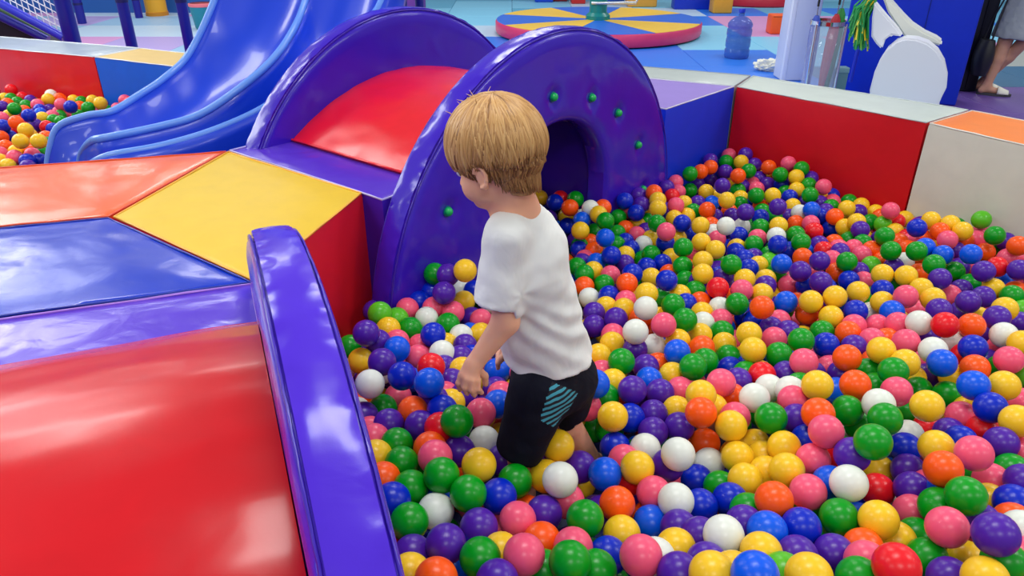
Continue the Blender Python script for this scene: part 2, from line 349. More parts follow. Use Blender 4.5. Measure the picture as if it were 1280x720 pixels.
# ---------------------------------------------------------------- arches
RA = .956; ZC = .124; SC = .94
def arch(label, origin, us, nw, T, color, buttons=(), RA=RA, ZC=ZC):
    """half-round padded panel with an arched tunnel hole; origin = foot of s=0 on the front face, thickness T along nw"""
    us = Vector(us); nw = Vector(nw); org = Vector(origin); cen = org+us*SC
    t = thing('arch_panel', label, 'arch', (cen.x, cen.y, 0), 0)
    N = 260; M = 40
    outer = []; a0 = -math.asin(ZC/RA)
    for i in range(N+1):
        a = a0+(math.pi-2*a0)*i/N; outer.append((math.cos(a)*RA, ZC+math.sin(a)*RA))
    hr = .355; hz = .375; inner = []; per = 2*hz+math.pi*hr
    for i in range(N+1):
        d = per*i/N
        if d < hz: inner.append((hr, d))
        elif d > per-hz: inner.append((-hr, per-d))
        else: a = (d-hz)/hr; inner.append((math.cos(a)*hr, hz+math.sin(a)*hr))
    def pt(x, z, w): v = cen+us*x+nw*w; return Vector((v.x, v.y, max(z, 0)))
    rb = .022
    # closed loop of rows: front face inner->outer, rim front->back, back face outer->inner, hole lining
    rows = []
    for j in range(M+1):
        f = j/M; rows.append(('F', f))
    nr = 12
    V = []; nrow = 0
    def pucker(i, e, side):
        v = outer[i]; n_ = mn.noise(Vector((v[0]*26, v[1]*26, side*3.1)))+.5*mn.noise(Vector((v[0]*60, v[1]*60, side*7.7)))
        return n_*e
    for kind, f in rows:                                   # front face
        for i in range(N+1):
            x = inner[i][0]*(1-f)+outer[i][0]*f; z = inner[i][1]*(1-f)+outer[i][1]*f
            if f == 1: pass
            e = min(1, min(f, 1-f)/.18); w_ = -.010*math.sin(e*math.pi/2)+rb*.4*(1-min(1, min(f, 1-f)/.04))
            for bx, bz in buttons:
                d = math.hypot(x-bx, z-bz); w_ += .014*math.exp(-(d/.035)**2)+.004*math.exp(-abs(x-bx)/.02)*(1 if z < bz else .3)*math.exp(-d/.12)
            w_ += .004*mn.noise(Vector((x*5, z*5, 2)))
            sc_ = 1-(.008 if f == 1 else 0); V.append(pt(x*sc_, z if f < 1 else ZC+(z-ZC)*sc_, w_))
        nrow += 1
    for j in range(1, nr):                                 # rim, puffed with puckers near the seams
        g = j/nr
        for i in range(N+1):
            prof = math.sin(g*math.pi)**.45; edge = max(0, 1-min(g, 1-g)/.35)
            r_ = RA+.010*prof+pucker(i, .0095*edge*(prof), 1 if g < .5 else 2)+.004*mn.noise(Vector((outer[i][0]*7, outer[i][1]*7, 5+g)))
            k = r_/RA; V.append(pt(outer[i][0]*k, ZC+(outer[i][1]-ZC)*k, T*g))
        nrow += 1
    for kind, f in reversed(rows):                         # back face
        for i in range(N+1):
            x = inner[i][0]*(1-f)+outer[i][0]*f; z = inner[i][1]*(1-f)+outer[i][1]*f
            e = min(1, min(f, 1-f)/.18); w_ = T+.008*math.sin(e*math.pi/2)-rb*.4*(1-min(1, min(f, 1-f)/.04))
            sc_ = 1-(.008 if f == 1 else 0); V.append(pt(x*sc_, z if f < 1 else ZC+(z-ZC)*sc_, w_))
        nrow += 1
    Fc = []
    for j in range(nrow):
        j2 = (j+1) % nrow
        for i in range(N): Fc.append((j*(N+1)+i, j*(N+1)+i+1, j2*(N+1)+i+1, j2*(N+1)+i))
    Fc.append(tuple(j*(N+1) for j in range(nrow))); Fc.append(tuple(j*(N+1)+N for j in range(nrow)))
    body = mesh_obj('arch_cover', V, Fc, vinyl(color, .23, 1.25, .25), t, True, auto=55); reloc(body, t)
    for w_ in (0.002, T-.002):
        pts = [pt(outer[i][0]*.999, ZC+(outer[i][1]-ZC)*.999, w_+.0012*mn.noise(Vector((i*.4, 0, w_*9)))) for i in range(0, N+1, 2)]
        s_ = tube('seam', pts, .0028, vinyl((62, 34, 172), .3, .3), t, 6); reloc(s_, t)
    for bx, bz in buttons:
        p = pt(bx, bz, -.006); g = []
        bm = bmesh.new(); bmesh.ops.create_icosphere(bm, subdivisions=3, radius=.0165, matrix=Matrix.Translation(p)); b_ = bm_obj('green_knob', bm, plain((10, 176, 88), .3), t, True); reloc(b_, t)
        b_['label'] = 'round green knob'
        v1, f1 = tube_geo([p+Vector((nw.x, nw.y, 0))*.004, p+Vector((nw.x, nw.y, 0))*.012], .021, 18); w2 = mesh_obj('knob_washer', v1, f1, plain((12, 90, 130), .4), t, True, auto=40); reloc(w2, t)
    return t
TA = .10
def on_front(px, py):                                      # where a sight line meets the front face plane
    r = ray(px, py); n2 = Vector((NW.x, NW.y)); o = L0+NW*0.0
    k = (o.x*n2.x+o.y*n2.y)/(r.x*n2.x+r.y*n2.y); p = Vector((r.x*k, r.y*k)); return ((p-L0).dot(US)-SC, H+r.z*k)
btn = [on_front(*p) for p in ((691,121),(739,122),(772,141),(797,181),(803,236),(559,264))]
arch('purple half-round padded arch panel with green knobs right behind the boy', q(0, 0), US, NW, TA, (58, 26, 186), btn)
arch('purple half-round padded arch panel farther back, behind the red bridge', q(0.03, .93), US, NW, TA, (58, 26, 186))
on_ = Vector((-.68, 1.743)); nT = Vector((.925, .379))
oN = on_+dn*(.744-SC)
arch('near purple half-round padded arch panel running down to the bottom edge', oN, dn, nT, .09, (76, 38, 204), ZC=.02)
def bridge(label, org, us, nw, w0, w1, s0, s1, crest, color, zb=.625, th=.085):
    us = Vector(us); nw = Vector(nw); half = (s1-s0)/2; sag = crest-zb; Rr = (half**2+sag**2)/(2*sag); zc = crest-Rr; am = math.asin(half/Rr)
    mid = Vector(org)+us*(s0+s1)/2
    t = thing('bridge_pad', label, 'pad', (mid.x, mid.y, zb))
    NA, NB = 60, 34; V = []
    for lay in (0, 1):
        for j in range(NB+1):
            for i in range(NA+1):
                a = -am+2*am*i/NA; g = j/NB; rr = Rr-lay*th
                if lay == 0: rr += .006*math.sin(min(1, min(g, 1-g)/.1)*math.pi/2)+.003*mn.noise(Vector((a*14, g*6, 3)))
                p = mid+us*math.sin(a)*rr+nw*(w0+(w1-w0)*g); V.append((p.x, p.y, max(zc+math.cos(a)*rr, zb-.004) if lay == 0 else max(zc+math.cos(a)*rr, zb-.06)))
    n1 = (NA+1)*(NB+1); Fc = []
    for j in range(NB):
        for i in range(NA):
            b = j*(NA+1)+i; Fc.append((b, b+1, b+NA+2, b+NA+1)); Fc.append((n1+b, n1+b+NA+1, n1+b+NA+2, n1+b+1))
    for j in range(NB):
        for i in (0, NA): b = j*(NA+1)+i; Fc.append((b, b+NA+1, n1+b+NA+1, n1+b))
    for i in range(NA):
        for j in (0, NB): b = j*(NA+1)+i; Fc.append((b, b+1, n1+b+1, n1+b))
    o = mesh_obj('bridge_cover', V, Fc, vinyl(color, .27, .7, .2), t, True, auto=50); reloc(o, t)
    for i in (0, NA):
        pts = [Vector(V[j*(NA+1)+i])+Vector((0, 0, .004)) for j in range(NB+1)]
        s_ = tube('piping', pts, .005, vinyl(color, .25, .3), t, 6); reloc(s_, t)
    return t
bridge('glossy red curved bridge pad between the two far purple arches', q(0, 0), US, NW, .108, .922, SC-.64, SC+.64, .83, (226, 16, 34))
slabx = pad('purple sloping block on the tunnel floor beyond the first arch', sh([q(.60, .64), q(1.315, .64), q(1.315, 1.0), q(.60, 1.0)]), (84, 48, 190), (84, 48, 190), (150, 130, 210), zt=.36, wr=.6)
bridge('large glossy red curved bridge pad filling the lower left corner', oN, dn, nT, -1.55, -.012, SC-.49, SC+.60, .80, (206, 8, 24))
# ================================================================ SLIDES
def catmull(P, n):
    P = [Vector(p) for p in P]; P = [P[0]*2-P[1]]+P+[P[-1]*2-P[-2]]; out = []
    for i in range(1, len(P)-2):
        for k in range(12):
            t = k/12; a, b, c, d = P[i-1], P[i], P[i+1], P[i+2]
            out.append(.5*((2*b)+(c-a)*t+(2*a-5*b+4*c-d)*t*t+(3*b-a-3*c+d)*t**3))
    out.append(P[-2]); ln = [0]
    for i in range(1, len(out)): ln.append(ln[-1]+(out[i]-out[i-1]).length)
    res = []; j = 0
    for k in range(n):
        s = ln[-1]*k/(n-1)
        while j < len(ln)-2 and ln[j+1] < s: j += 1
        f = (s-ln[j])/max(1e-9, ln[j+1]-ln[j]); res.append(out[j].lerp(out[j+1], min(1, f)))
    return res
def rimpts(l, ext):
    P = [at(*p) for p in l]; e = P[-1]
    for d in ext: P.append(e+Vector(d))
    return P
R1 = rimpts([(58,208,.44),(62,185,.52),(73,158,.61),(109,144.5,.65),(140,139,.66),(172,120,.70),(205,98,.76),(237,66,.85),(268,0,1.08)], [(.10,.30,.36),(.2,.7,.80)])
R2 = rimpts([(97,210,.44),(102,190,.52),(115,176,.60),(133,172,.63),(200,158,.65),(250,143,.68),(300,110,.77),(340,75,.86),(365,40,.96),(382,0,1.08)], [(.10,.30,.36),(.18,.7,.80)])
R3 = rimpts([(108,212,.44),(118,203,.56),(140,194,.605),(200,183,.615),(262,165,.63),(322,139,.68),(360,112,.75),(400,70,.88),(440,35,.98),(475,5,1.075)], [(.08,.30,.36),(.14,.7,.80)])
NS = 90; R1, R2, R3 = [catmull(r, NS) for r in (R1, R2, R3)]
sl_mat, nt, b = nodes('slide_plastic'); b.inputs['Base Color'].default_value = lin((14, 62, 208)); b.inputs['Roughness'].default_value = .33; b.inputs['Coat Weight'].default_value = .2
n = noise(nt, 2.2, 2, .5); bump(nt, b, n.outputs[0], .10, .02)
rim_mat = plain((96, 146, 232), .32, 0, .6, .1, 5, 'slide_rim')
sl = thing('double_slide', 'two-lane curved blue plastic slide ending in the far left ball pit', 'slide', tuple(at(120, 190, .3)))
def lane(A, B, name):
    V = []; NC = 20
    for i in range(NS):
        a, b_ = A[i], B[i]; dep = .17*min(1, (i+2)/12)
        for k in range(NC+1):
            f = k/NC; u_ = 2*f-1; V.append(a.lerp(b_, .5+.5*u_)+Vector((0, 0, -dep*(1-abs(u_)**3.0))))
    Fc = [(i*(NC+1)+k, i*(NC+1)+k+1, (i+1)*(NC+1)+k+1, (i+1)*(NC+1)+k) for i in range(NS-1) for k in range(NC)]
    o = mesh_obj(name, V, Fc, sl_mat, sl, True); m = o.modifiers.new('t', 'SOLIDIFY'); m.thickness = .012; m.offset = 0; reloc(o, sl); return o
lane(R1, R2, 'slide_lane'); lane(R2, R3, 'slide_lane')
for r_ in (R1, R2, R3):
    V = []; n_ = 12
    o = tube('slide_rim', r_, [.011+.006*min(1, i/10) for i in range(NS)], rim_mat, sl, 12); reloc(o, sl)
V = []; Fc = []
for i in range(NS):
    a = R3[i]; d = (R3[min(i+1, NS-1)]-R3[max(i-1, 0)]); d.z = 0; d.normalize(); o_ = Vector((d.y, -d.x, 0))
    for k in range(7): V.append(a+o_*(.012+.02*math.sin(k/6*2))+Vector((0, 0, -.26*k/6)))
Fc = [(i*7+k, i*7+k+1, (i+1)*7+k+1, (i+1)*7+k) for i in range(NS-1) for k in range(6)]
o = mesh_obj('side_skirt', V, Fc, sl_mat, sl, True); m = o.modifiers.new('t', 'SOLIDIFY'); m.thickness = .01; reloc(o, sl)
V = []
for i in range(NS):
    a = R1[i]; d = (R1[min(i+1, NS-1)]-R1[max(i-1, 0)]); d.z = 0; d.normalize(); o_ = Vector((-d.y, d.x, 0))
    for k in range(7): V.append(a+o_*(.010+.006*math.sin(k/6*2))+Vector((0, 0, -.05*k/6)))
o = mesh_obj('side_skirt', V, Fc, sl_mat, sl, True); m = o.modifiers.new('t', 'SOLIDIFY'); m.thickness = .01; reloc(o, sl)
for i_, rr in ((70, (R1, R3)), (84, (R1, R3))):            # legs under the raised end
    for r_ in rr:
        p = r_[i_]; o = tube('leg', [(p.x, p.y, 0), (p.x, p.y, p.z-.2)], .024, plain((20, 30, 130), .35), sl, 12); reloc(o, sl)
# ================================================================ BACKGROUND LEFT: framed net and posts
NAVY = plain((22, 20, 142), .32, 0, .5, .1, 12, 'padded_tube')
def post(label, px0, px1, py1, y, r, top=2.4):
    p = aty(px0, 0, y); p2 = aty((px0+px1)/2, py1, y)
    t = thing('padded_post', label, 'post', (p2.x, p2.y, 0), 0, 'blue padded posts of the play frame')
    o = tube('post_sleeve', [(0, 0, .0), (0, 0, top)], r, NAVY, t, 16)
    for z in (.25, .85, 1.5): tube('strap', [(0, 0, z), (0, 0, z+.03)], r+.004, plain((14, 12, 90), .4), t, 16)
    return t
post('dark blue padded post standing right of the yellow post base', 158, 172, 58, 6.0, .042)
post('dark blue padded post closest to the upper blue slide', 232, 241, 56, 6.0, .040)
post('thin dark blue post far off just right of the net panel', 97, 104, 19, 11.2, .06)
post('short glimpse of a dark blue post behind the second post', 170, 174, 12, 11.8, .055)
fr = thing('climbing_frame', 'blue padded climbing frame with sloping white net in the top left corner', 'climbing frame', tuple(aty(60, 50, 6.35))[:2]+(0,))
Yf = 6.25
def fp(px, py, dy=0): return aty(px, py, Yf+dy)
o = tube('post', [Vector((fp(88, 40).x, Yf, 0)), Vector((fp(88, 40).x, Yf, 2.3))], .062, NAVY, fr, 16); reloc(o, fr)
d = fp(80, 47)-fp(0, 4)
o = tube('sloping_rail', [fp(0, 4)-d*1.2, fp(80, 47)], .035, plain((44, 52, 210), .3), fr, 14); reloc(o, fr)
o = tube('lower_rail', [fp(0, 24, .05)-d*1.2, fp(60, 50, .05)], .035, NAVY, fr, 14); reloc(o, fr)
o = tube('green_rail', [fp(0, 13, .08)-d*1.2, fp(62, 46, .08)], .018, plain((70, 104, 60), .4), fr, 10); reloc(o, fr)
net = []; a0 = fp(0, 4)-d*1.2; cs_ = .052
A = fp(80, 44); nx = Vector((d.x, 0, d.z)).normalized()
Ln = 1.55
for i in range(int(Ln/cs_)):                                # uprights of the net
    p = A-nx*i*cs_; net.append(tube_geo([p, Vector((p.x, Yf, p.z+1.0))], .0045, 4))
for j in range(18):
    p = A+Vector((0, 0, j*cs_*1.05)); net.append(tube_geo([p, p-nx*Ln], .0045, 4))
o = mesh_obj('net', *join_geo(net), plain((236, 240, 250), .6), fr); o['kind'] = 'stuff'; o['label'] = 'white square-mesh safety net'; reloc(o, fr)
V, Fc = box_geo((0, 0, 0), (1, 1, 1)); a_ = fp(52, 44); b_ = a0
V = [Vector((x, y, z)) for x, y, z in ((b_.x, Yf+.15, .0), (a_.x, Yf+.15, .0), (a_.x, Yf+.35, .0), (b_.x, Yf+.35, .0), (b_.x, Yf+.15, b_.z-.25), (a_.x, Yf+.15, a_.z-.08), (a_.x, Yf+.35, a_.z-.08), (b_.x, Yf+.35, b_.z-.25))]
o = mesh_obj('ramp_body', V, Fc, plain((10, 12, 40), .6), fr); reloc(o, fr)
rl = mesh_obj('low_rail_pad', *box_geo((-9, 12.4, 0), (-3.0, 12.75, .28)), matf((38, 96, 176))); tag(rl, 'long low blue padded kerb along the far left floor', 'kerb')
p2 = at(197, 19, 0)
t = thing('yellow_post_base', 'yellow round post base on the far left floor', 'post', tuple(p2))
lathe('sleeve', [(.15, 0), (.155, .03), (.155, .5), (.13, .52), (.13, 1.6)], matf((236, 170, 40)), t, 28); lathe('foot_ring', [(.165, 0), (.165, .05), (.15, .06)], matf((200, 130, 30)), t, 28)
p2 = at(257, 36, 0)
t = thing('round_tub', 'small teal tub beside the second blue slide lane', 'tub', tuple(p2))
lathe('tub_body', [(.11, 0), (.125, .02), (.16, .30), (.15, .30), (.115, .03), (.0, .03)], matf((26, 130, 150)), t, 28); lathe('tub_rim', [(.158, .29), (.168, .30), (.168, .33), (.15, .335)], matf((236, 120, 130)), t, 28, caps=False)
p2 = at(513, 16, 0)
t = thing('foam_roller', 'purple round foam stool on the pale floor behind the arches', 'stool', tuple(p2))
lathe('stool_body', [(.24, 0), (.25, .02), (.25, .33), (.235, .35), (0, .352)], matf((110, 50, 150)), t, 32); lathe('seam', [(.252, .30), (.256, .31), (.252, .32)], matf((80, 30, 120)), t, 32, caps=False)
# ================================================================ CAROUSEL
c0 = Vector((1.235, 11.45, 0)); c0 = Vector(((at(747, 27, .14)).x, at(747, 27, .14).y, 0))
t = thing('soft_carousel', 'round play carousel of yellow and blue wedges with pink rim', 'carousel', tuple(c0))
Rc = 1.34; ZT = .17
lathe('pink_rim', [(Rc-.05, .02), (Rc, .02), (Rc+.012, .05), (Rc+.012, ZT-.02), (Rc-.002, ZT), (Rc-.06, ZT)], vinyl((224, 60, 110), .4, .5, .1), t, 90, caps=False)
NWD = 8; YC = vinyl((246, 200, 60), .36, .4, .1); BC = vinyl((40, 104, 222), .36, .4, .1)
for k in range(NWD):
    a0 = math.radians(-90-22.5+k*45+2); a1 = a0+math.radians(45); g_ = .004
    V = []; 
    outer = [(math.cos(a0+(a1-a0)*i/12)*(Rc-.008), math.sin(a0+(a1-a0)*i/12)*(Rc-.008)) for i in range(13)]
    inn_ = [(math.cos(a0+(a1-a0)*i/12)*.14, math.sin(a0+(a1-a0)*i/12)*.14) for i in range(13)]
    for z in (.02, ZT+.004):
        for x, y in outer: V.append((x, y, z))
        for x, y in inn_: V.append((x, y, z))
    Fc = [(26+i, 26+i+1, 26+13+i+1, 26+13+i) for i in range(12)]+[(i, i+1, 26+i+1, 26+i) for i in range(12)]+[(i, 13+i, 14+i, i+1) for i in range(12)]+[(0, 13, 39, 26), (12, 25, 51, 38), ]
    cm_ = Vector((math.cos((a0+a1)/2), math.sin((a0+a1)/2), 0))*g_
    o = mesh_obj('wedge', [Vector(v)+cm_ for v in V], Fc, BC if k % 2 == 0 else YC, t)
lathe('post', [(.16, 0), (.16, .22), (.115, .26), (.115, 1.3)], vinyl((16, 132, 132), .35, .4, .1), t, 28)
tube('handle', [(-.1, -.1, .38), (.45, -.25, .40), (.5, -.2, .5)], .02, plain((210, 214, 220), .3, .8), t, 10)
# small soft blocks along the top edge
def block(name, label, px, py, wx, dy, hz, rgb, cat='block', rz=0, grp=None):
    p = at(px, py, 0); t = thing(name, label, cat, tuple(p), rz, grp)
    bevel_box('cover', (-wx/2, 0, 0), (wx/2, dy, hz), vinyl(rgb, .4, .4, .1), t, .02)
    tube('seam', [(-wx/2+.01, -.001, hz-.02), (wx/2-.01, -.001, hz-.02)], .005, vinyl(tuple(int(v*.75) for v in rgb), .5, .2, 0), t, 6)
    return t
gb = 'soft play blocks at the far end of the hall'
block('foam_block', 'blue foam block far off, left of the teal carousel post', 680, 3, .32, .4, .4, (20, 70, 200), grp=gb)
block('foam_block', 'dark red foam block immediately left of the brighter red one', 700, 2, .26, .4, .4, (150, 30, 40), grp=gb)
block('foam_block', 'red foam block just left of the teal carousel post', 723, 5, .24, .35, .4, (196, 40, 40), grp=gb)
block('foam_block', 'blue foam block just right of the teal carousel post', 767, 4, .36, .4, .4, (20, 80, 190), grp=gb)
block('foam_block', 'tan yellow foam block standing behind the carousel right half', 803, 9, .48, .4, .5, (226, 160, 60), grp=gb)
block('foam_block', 'long dark blue foam block at the top edge left of the yellow one', 865, 12, .58, .3, .34, (16, 50, 190), grp=gb)
block('foam_block', 'upright yellow foam block behind the water bottle', 903, 17, .30, .3, .5, (232, 170, 50), grp=gb)
block('foam_block', 'small orange foam block partly behind the white column', 973, 43, .22, .22, .24, (246, 96, 36), grp=gb)
p = at(960, 9, 0)
t = thing('round_foam_platform', 'low dark red round platform at the top edge beside the column', 'platform', (p.x, p.y+.9, 0))
lathe('platform_side', [(.98, 0), (1.0, .02), (1.0, .14), (.985, .16)], vinyl((190, 30, 56), .4, .4, .1), t, 60, caps=False); lathe('platform_top', [(.985, .158), (.5, .162), (0, .163)], vinyl((60, 50, 70), .4, .4, .1), t, 60, caps=False)
# water bottle
p = at(920, 72, 0)
t = thing('water_bottle', 'clear blue empty water cooler bottle standing on the foam floor', 'bottle', tuple(p))
gm = thinclear((60, 110, 205), .42)
prof = [(.0, .012), (.09, .004), (.125, .0), (.135, .02), (.135, .09), (.128, .10), (.128, .115), (.135, .125), (.135, .20), (.13, .21), (.13, .235), (.135, .245), (.135, .30), (.128, .31), (.128, .325), (.134, .335), (.132, .36), (.11, .395), (.07, .425), (.032, .44), (.028, .48)]
o = lathe('bottle_body', prof, gm, t, 40, caps=False); m = o.modifiers.new('t', 'SOLIDIFY'); m.thickness = .003
lathe('cap', [(0, .475), (.033, .475), (.034, .50), (.03, .515), (0, .516)], plain((40, 60, 200), .3), t, 24)
# white cloth heap
p = at(961, 88, 0); bm = bmesh.new(); bmesh.ops.create_icosphere(bm, subdivisions=5, radius=1)
for v in bm.verts:
    nn = mn.fractal(v.co*3.1, .8, 2.2, 4); rr = 1+.28*nn+.10*abs(mn.noise(v.co*9)); v.co = Vector((v.co.x*.145*rr, v.co.y*.09*rr, max(0, (v.co.z*.5+.38)*.12*rr)))
cl = bm_obj('cloth', bm, plain((240, 240, 226), .85, 0, .2, .4, 60), None, True); cl.location = p; tag(cl, 'crumpled white cloth on the blue floor at the foot of the column', 'cloth')
# white column
p = at(994, 101, 0); t = thing('white_column', 'square white column rising behind the far pit corner', 'column', (p.x, p.y, 0))
bevel_box('shaft', (-.135, 0, 0), (.135, .26, 3.4), plain((222, 228, 240), .4), t, .012); bevel_box('corner_guard', (-.142, -.006, 0), (-.10, .04, 1.6), plain((240, 244, 252), .3), t, .004)
# umbrella stand
p = Vector((aty(1022, 100, 6.0).x, 6.0, 0)); t = thing('umbrella_stand', 'clear cylindrical stand holding umbrellas right of the white column', 'stand', tuple(p))
o = lathe('clear_tube', [(.125, .03), (.125, .70)], thinclear((215, 220, 245), .22), t, 40, caps=False); m = o.modifiers.new('t', 'SOLIDIFY'); m.thickness = .004
lathe('chrome_ring', [(.122, .69), (.134, .69), (.134, .72), (.122, .72)], plain((220, 222, 230), .12, 1), t, 40, caps=False); lathe('base', [(0, 0), (.14, 0), (.14, .03), (0, .032)], plain((190, 180, 220), .3), t, 40)
tube('chrome_edge_strip', [(.118, -.06, .03), (.118, -.06, .70)], .012, plain((230, 232, 238), .1, 1), t, 10); tube('chrome_edge_strip', [(-.112, -.07, .03), (-.112, -.07, .70)], .012, plain((230, 232, 238), .1, 1), t, 10)
def umbrella(label, loc, rgb, lean, hgt):
    u = thing('umbrella', label, 'umbrella', tuple(loc), 0)
    top = Vector((lean[0], lean[1], hgt)); g = []
    ax = top.normalized(); n_ = 24; V = []; Fc = []
    prof = [(.004, .04), (.012, .10), (.030, .30), (.036, .50), (.030, .62), (.012, .66)]
    s_ = ax.cross(Vector((0, 1, 0))).normalized(); u2 = s_.cross(ax)
    for r_, h_ in prof:
        for k in range(n_):
            a = 2*math.pi*k/n_; rr = r_*(1+.22*math.cos(a*8)); V.append(ax*h_*hgt/.72+s_*math.cos(a)*rr+u2*math.sin(a)*rr)
    Fc = [(i*n_+k, i*n_+(k+1) % n_, (i+1)*n_+(k+1) % n_, (i+1)*n_+k) for i in range(len(prof)-1) for k in range(n_)]+[tuple(range(n_))]
    mesh_obj('canopy', V, Fc, plain(rgb, .5), u, True); tube('shaft', [(0, 0, .02), ax*hgt], .005, plain((200, 200, 205), .2, 1), u, 8)
    hk = [ax*hgt+Vector((.03-.03*math.cos(a), 0, .07+.03*math.sin(a))) for a in [math.pi*k/8 for k in range(9)]]
    tube('handle', [ax*hgt, ax*hgt+Vector((0, 0, .07))]+hk[1:], .009, plain((20, 20, 24), .4), u, 8)
umbrella('folded dark red umbrella in the clear stand', p+Vector((.02, -.02, .035)), (176, 28, 44), (.03, 0), .80)
umbrella('folded green umbrella in the clear stand', p+Vector((.075, 0, .035)), (24, 128, 52), (.02, .02), .84)
umbrella('folded blue umbrella at left in the clear stand', p+Vector((-.06, .03, .035)), (50, 80, 190), (-.02, .02), .78)
# blue wall pad with things in front
a = aty(1050, 100, 6.35); b_ = aty(1192, 128, 5.9)
def slabbox(name, label, x0, y0, x1, y1, z0, z1, th, rgb, cat):
    d = Vector((x1-x0, y1-y0, 0)); n_ = Vector((-d.y, d.x, 0)).normalized()*th
    t = thing(name, label, cat, (x0, y0, z0)); bm = bmesh.new(); P_ = [Vector((0, 0, 0)), d, d+n_, n_]
    lo = [bm.verts.new(p) for p in P_]; hi = [bm.verts.new(p+Vector((0, 0, z1-z0))) for p in P_]
    bm.faces.new(lo[::-1]); bm.faces.new(hi)
    for i in range(4): bm.faces.new((lo[i], lo[(i+1) % 4], hi[(i+1) % 4], hi[i]))
    bmesh.ops.bevel(bm, geom=bm.edges[:], offset=.015, segments=3, affect='EDGES', profile=.5)
    bm_obj('pad_cover', bm, vinyl(rgb, .42, .5, .05), t, True, 40); tube('seam', [d*.62-n_*.02+Vector((0, 0, .02)), d*.62-n_*.02+Vector((0, 0, z1-z0-.02))], .003, vinyl(tuple(int(v*.6) for v in rgb), .5, .2, 0), t, 6)
    return t
p0 = aty(1052, 60, 6.7); p1 = aty(1214, 60, 6.25)
slabbox('wall_pad', 'tall royal blue padded partition behind the white curved seat', p0.x, p0.y, p1.x, p1.y, 0, 2.2, .30, (10, 44, 190), 'partition')
p1b = aty(1214, 60, 6.57)
slabbox('dark_cabinet', 'dark narrow cabinet between blue partition and standing woman', p1b.x+.02, p1b.y+.25, p1b.x+.28, p1b.y+.22, 0, 2.2, .3, (14, 16, 34), 'cabinet')
# white curved rocking seat: thick extruded outlines in the picture plane direction
def extr(name, pxs, y, th, mat, parent, tilt=0, bev=.012):
    P_ = [aty(x, yy, y) for x, yy in pxs]; bm = bmesh.new(); f = bm.faces.new([bm.verts.new(p) for p in P_])
    r_ = bmesh.ops.extrude_face_region(bm, geom=[f]); bmesh.ops.translate(bm, vec=(th*.55, th, 0), verts=[v for v in r_['geom'] if isinstance(v, bmesh.types.BMVert)])
    bmesh.ops.recalc_face_normals(bm, faces=bm.faces)
    eds = [e for e in bm.edges if e.calc_face_angle(0) > .8]
    bmesh.ops.bevel(bm, geom=eds, offset=bev, segments=2, affect='EDGES', clamp_overlap=True)
    o = bm_obj(name, bm, mat, parent, True, 45); reloc(o, parent); return o
WH = plain((226, 230, 240), .38, 0, .5, .05, 8, 'white_shell')
t = thing('curved_white_seat', 'white curved swan-like play seat in front of the blue partition', 'seat', tuple(aty(1135, 125, 5.2))[:2]+(0,))
extr('rocker_panel', [(1087,113),(1093,90),(1100,74),(1108,62),(1120,52),(1132,48),(1146,49),(1160,54),(1172,64),(1180,78),(1184,96),(1183,110),(1177,122),(1174,129),(1172,150),(1088,140)], 5.2, .16, WH, t)
extr('back_shell', [(1093,2),(1090,22),(1089,46),(1095,55),(1102,62),(1106,50),(1114,44),(1128,46),(1122,36),(1106,18)], 5.3, .10, WH, t)
extr('seat_shell', [(1104,0),(1110,16),(1122,34),(1131,47),(1146,49),(1162,54),(1176,58),(1178,53),(1170,47),(1155,40),(1140,30),(1128,18),(1112,0),(1108,-12),(1100,-12)], 5.42, .14, plain((222, 226, 218), .4), t)
# green and yellow pompom on blue stick
t = thing('pompom', 'green and yellow streamer pompom leaning beside the white seat', 'toy', tuple(aty(1066, 100, 5.55))[:2]+(0,))
o = tube('stick', [aty(1063, 102, 5.6), aty(1088, -6, 5.4)], .013, plain((20, 30, 190), .35), t, 10); reloc(o, t)
rp = random.Random(8); g1 = []; g2 = []; g3 = []
for i in range(120):
    top = aty(1088+rp.uniform(-5, 8), rp.uniform(-8, 4), 5.4+rp.uniform(-.05, .04)); ex, ey = rp.uniform(1060, 1086), 0
    ey = 26+rp.uniform(0, 38)*(1 if ex > 1066 else .7); bot = aty(ex, ey, 5.38+rp.uniform(-.06, .05)); mid = top.lerp(bot, .5)+Vector((-.03, 0, .02))
    geo = tube_geo([top, mid, bot], [.004, .008, .005], 4); (g1 if i % 3 else (g2 if i % 2 else g3)).append(geo)
for nme, gg, cc in (('green_streamers', g1, (10, 140, 70)), ('yellow_streamers', g2, (226, 200, 40)), ('pale_green_streamers', g3, (110, 180, 70))):
    o = mesh_obj(nme, *join_geo(gg), plain(cc, .4), t); o['kind'] = 'stuff'; reloc(o, t)
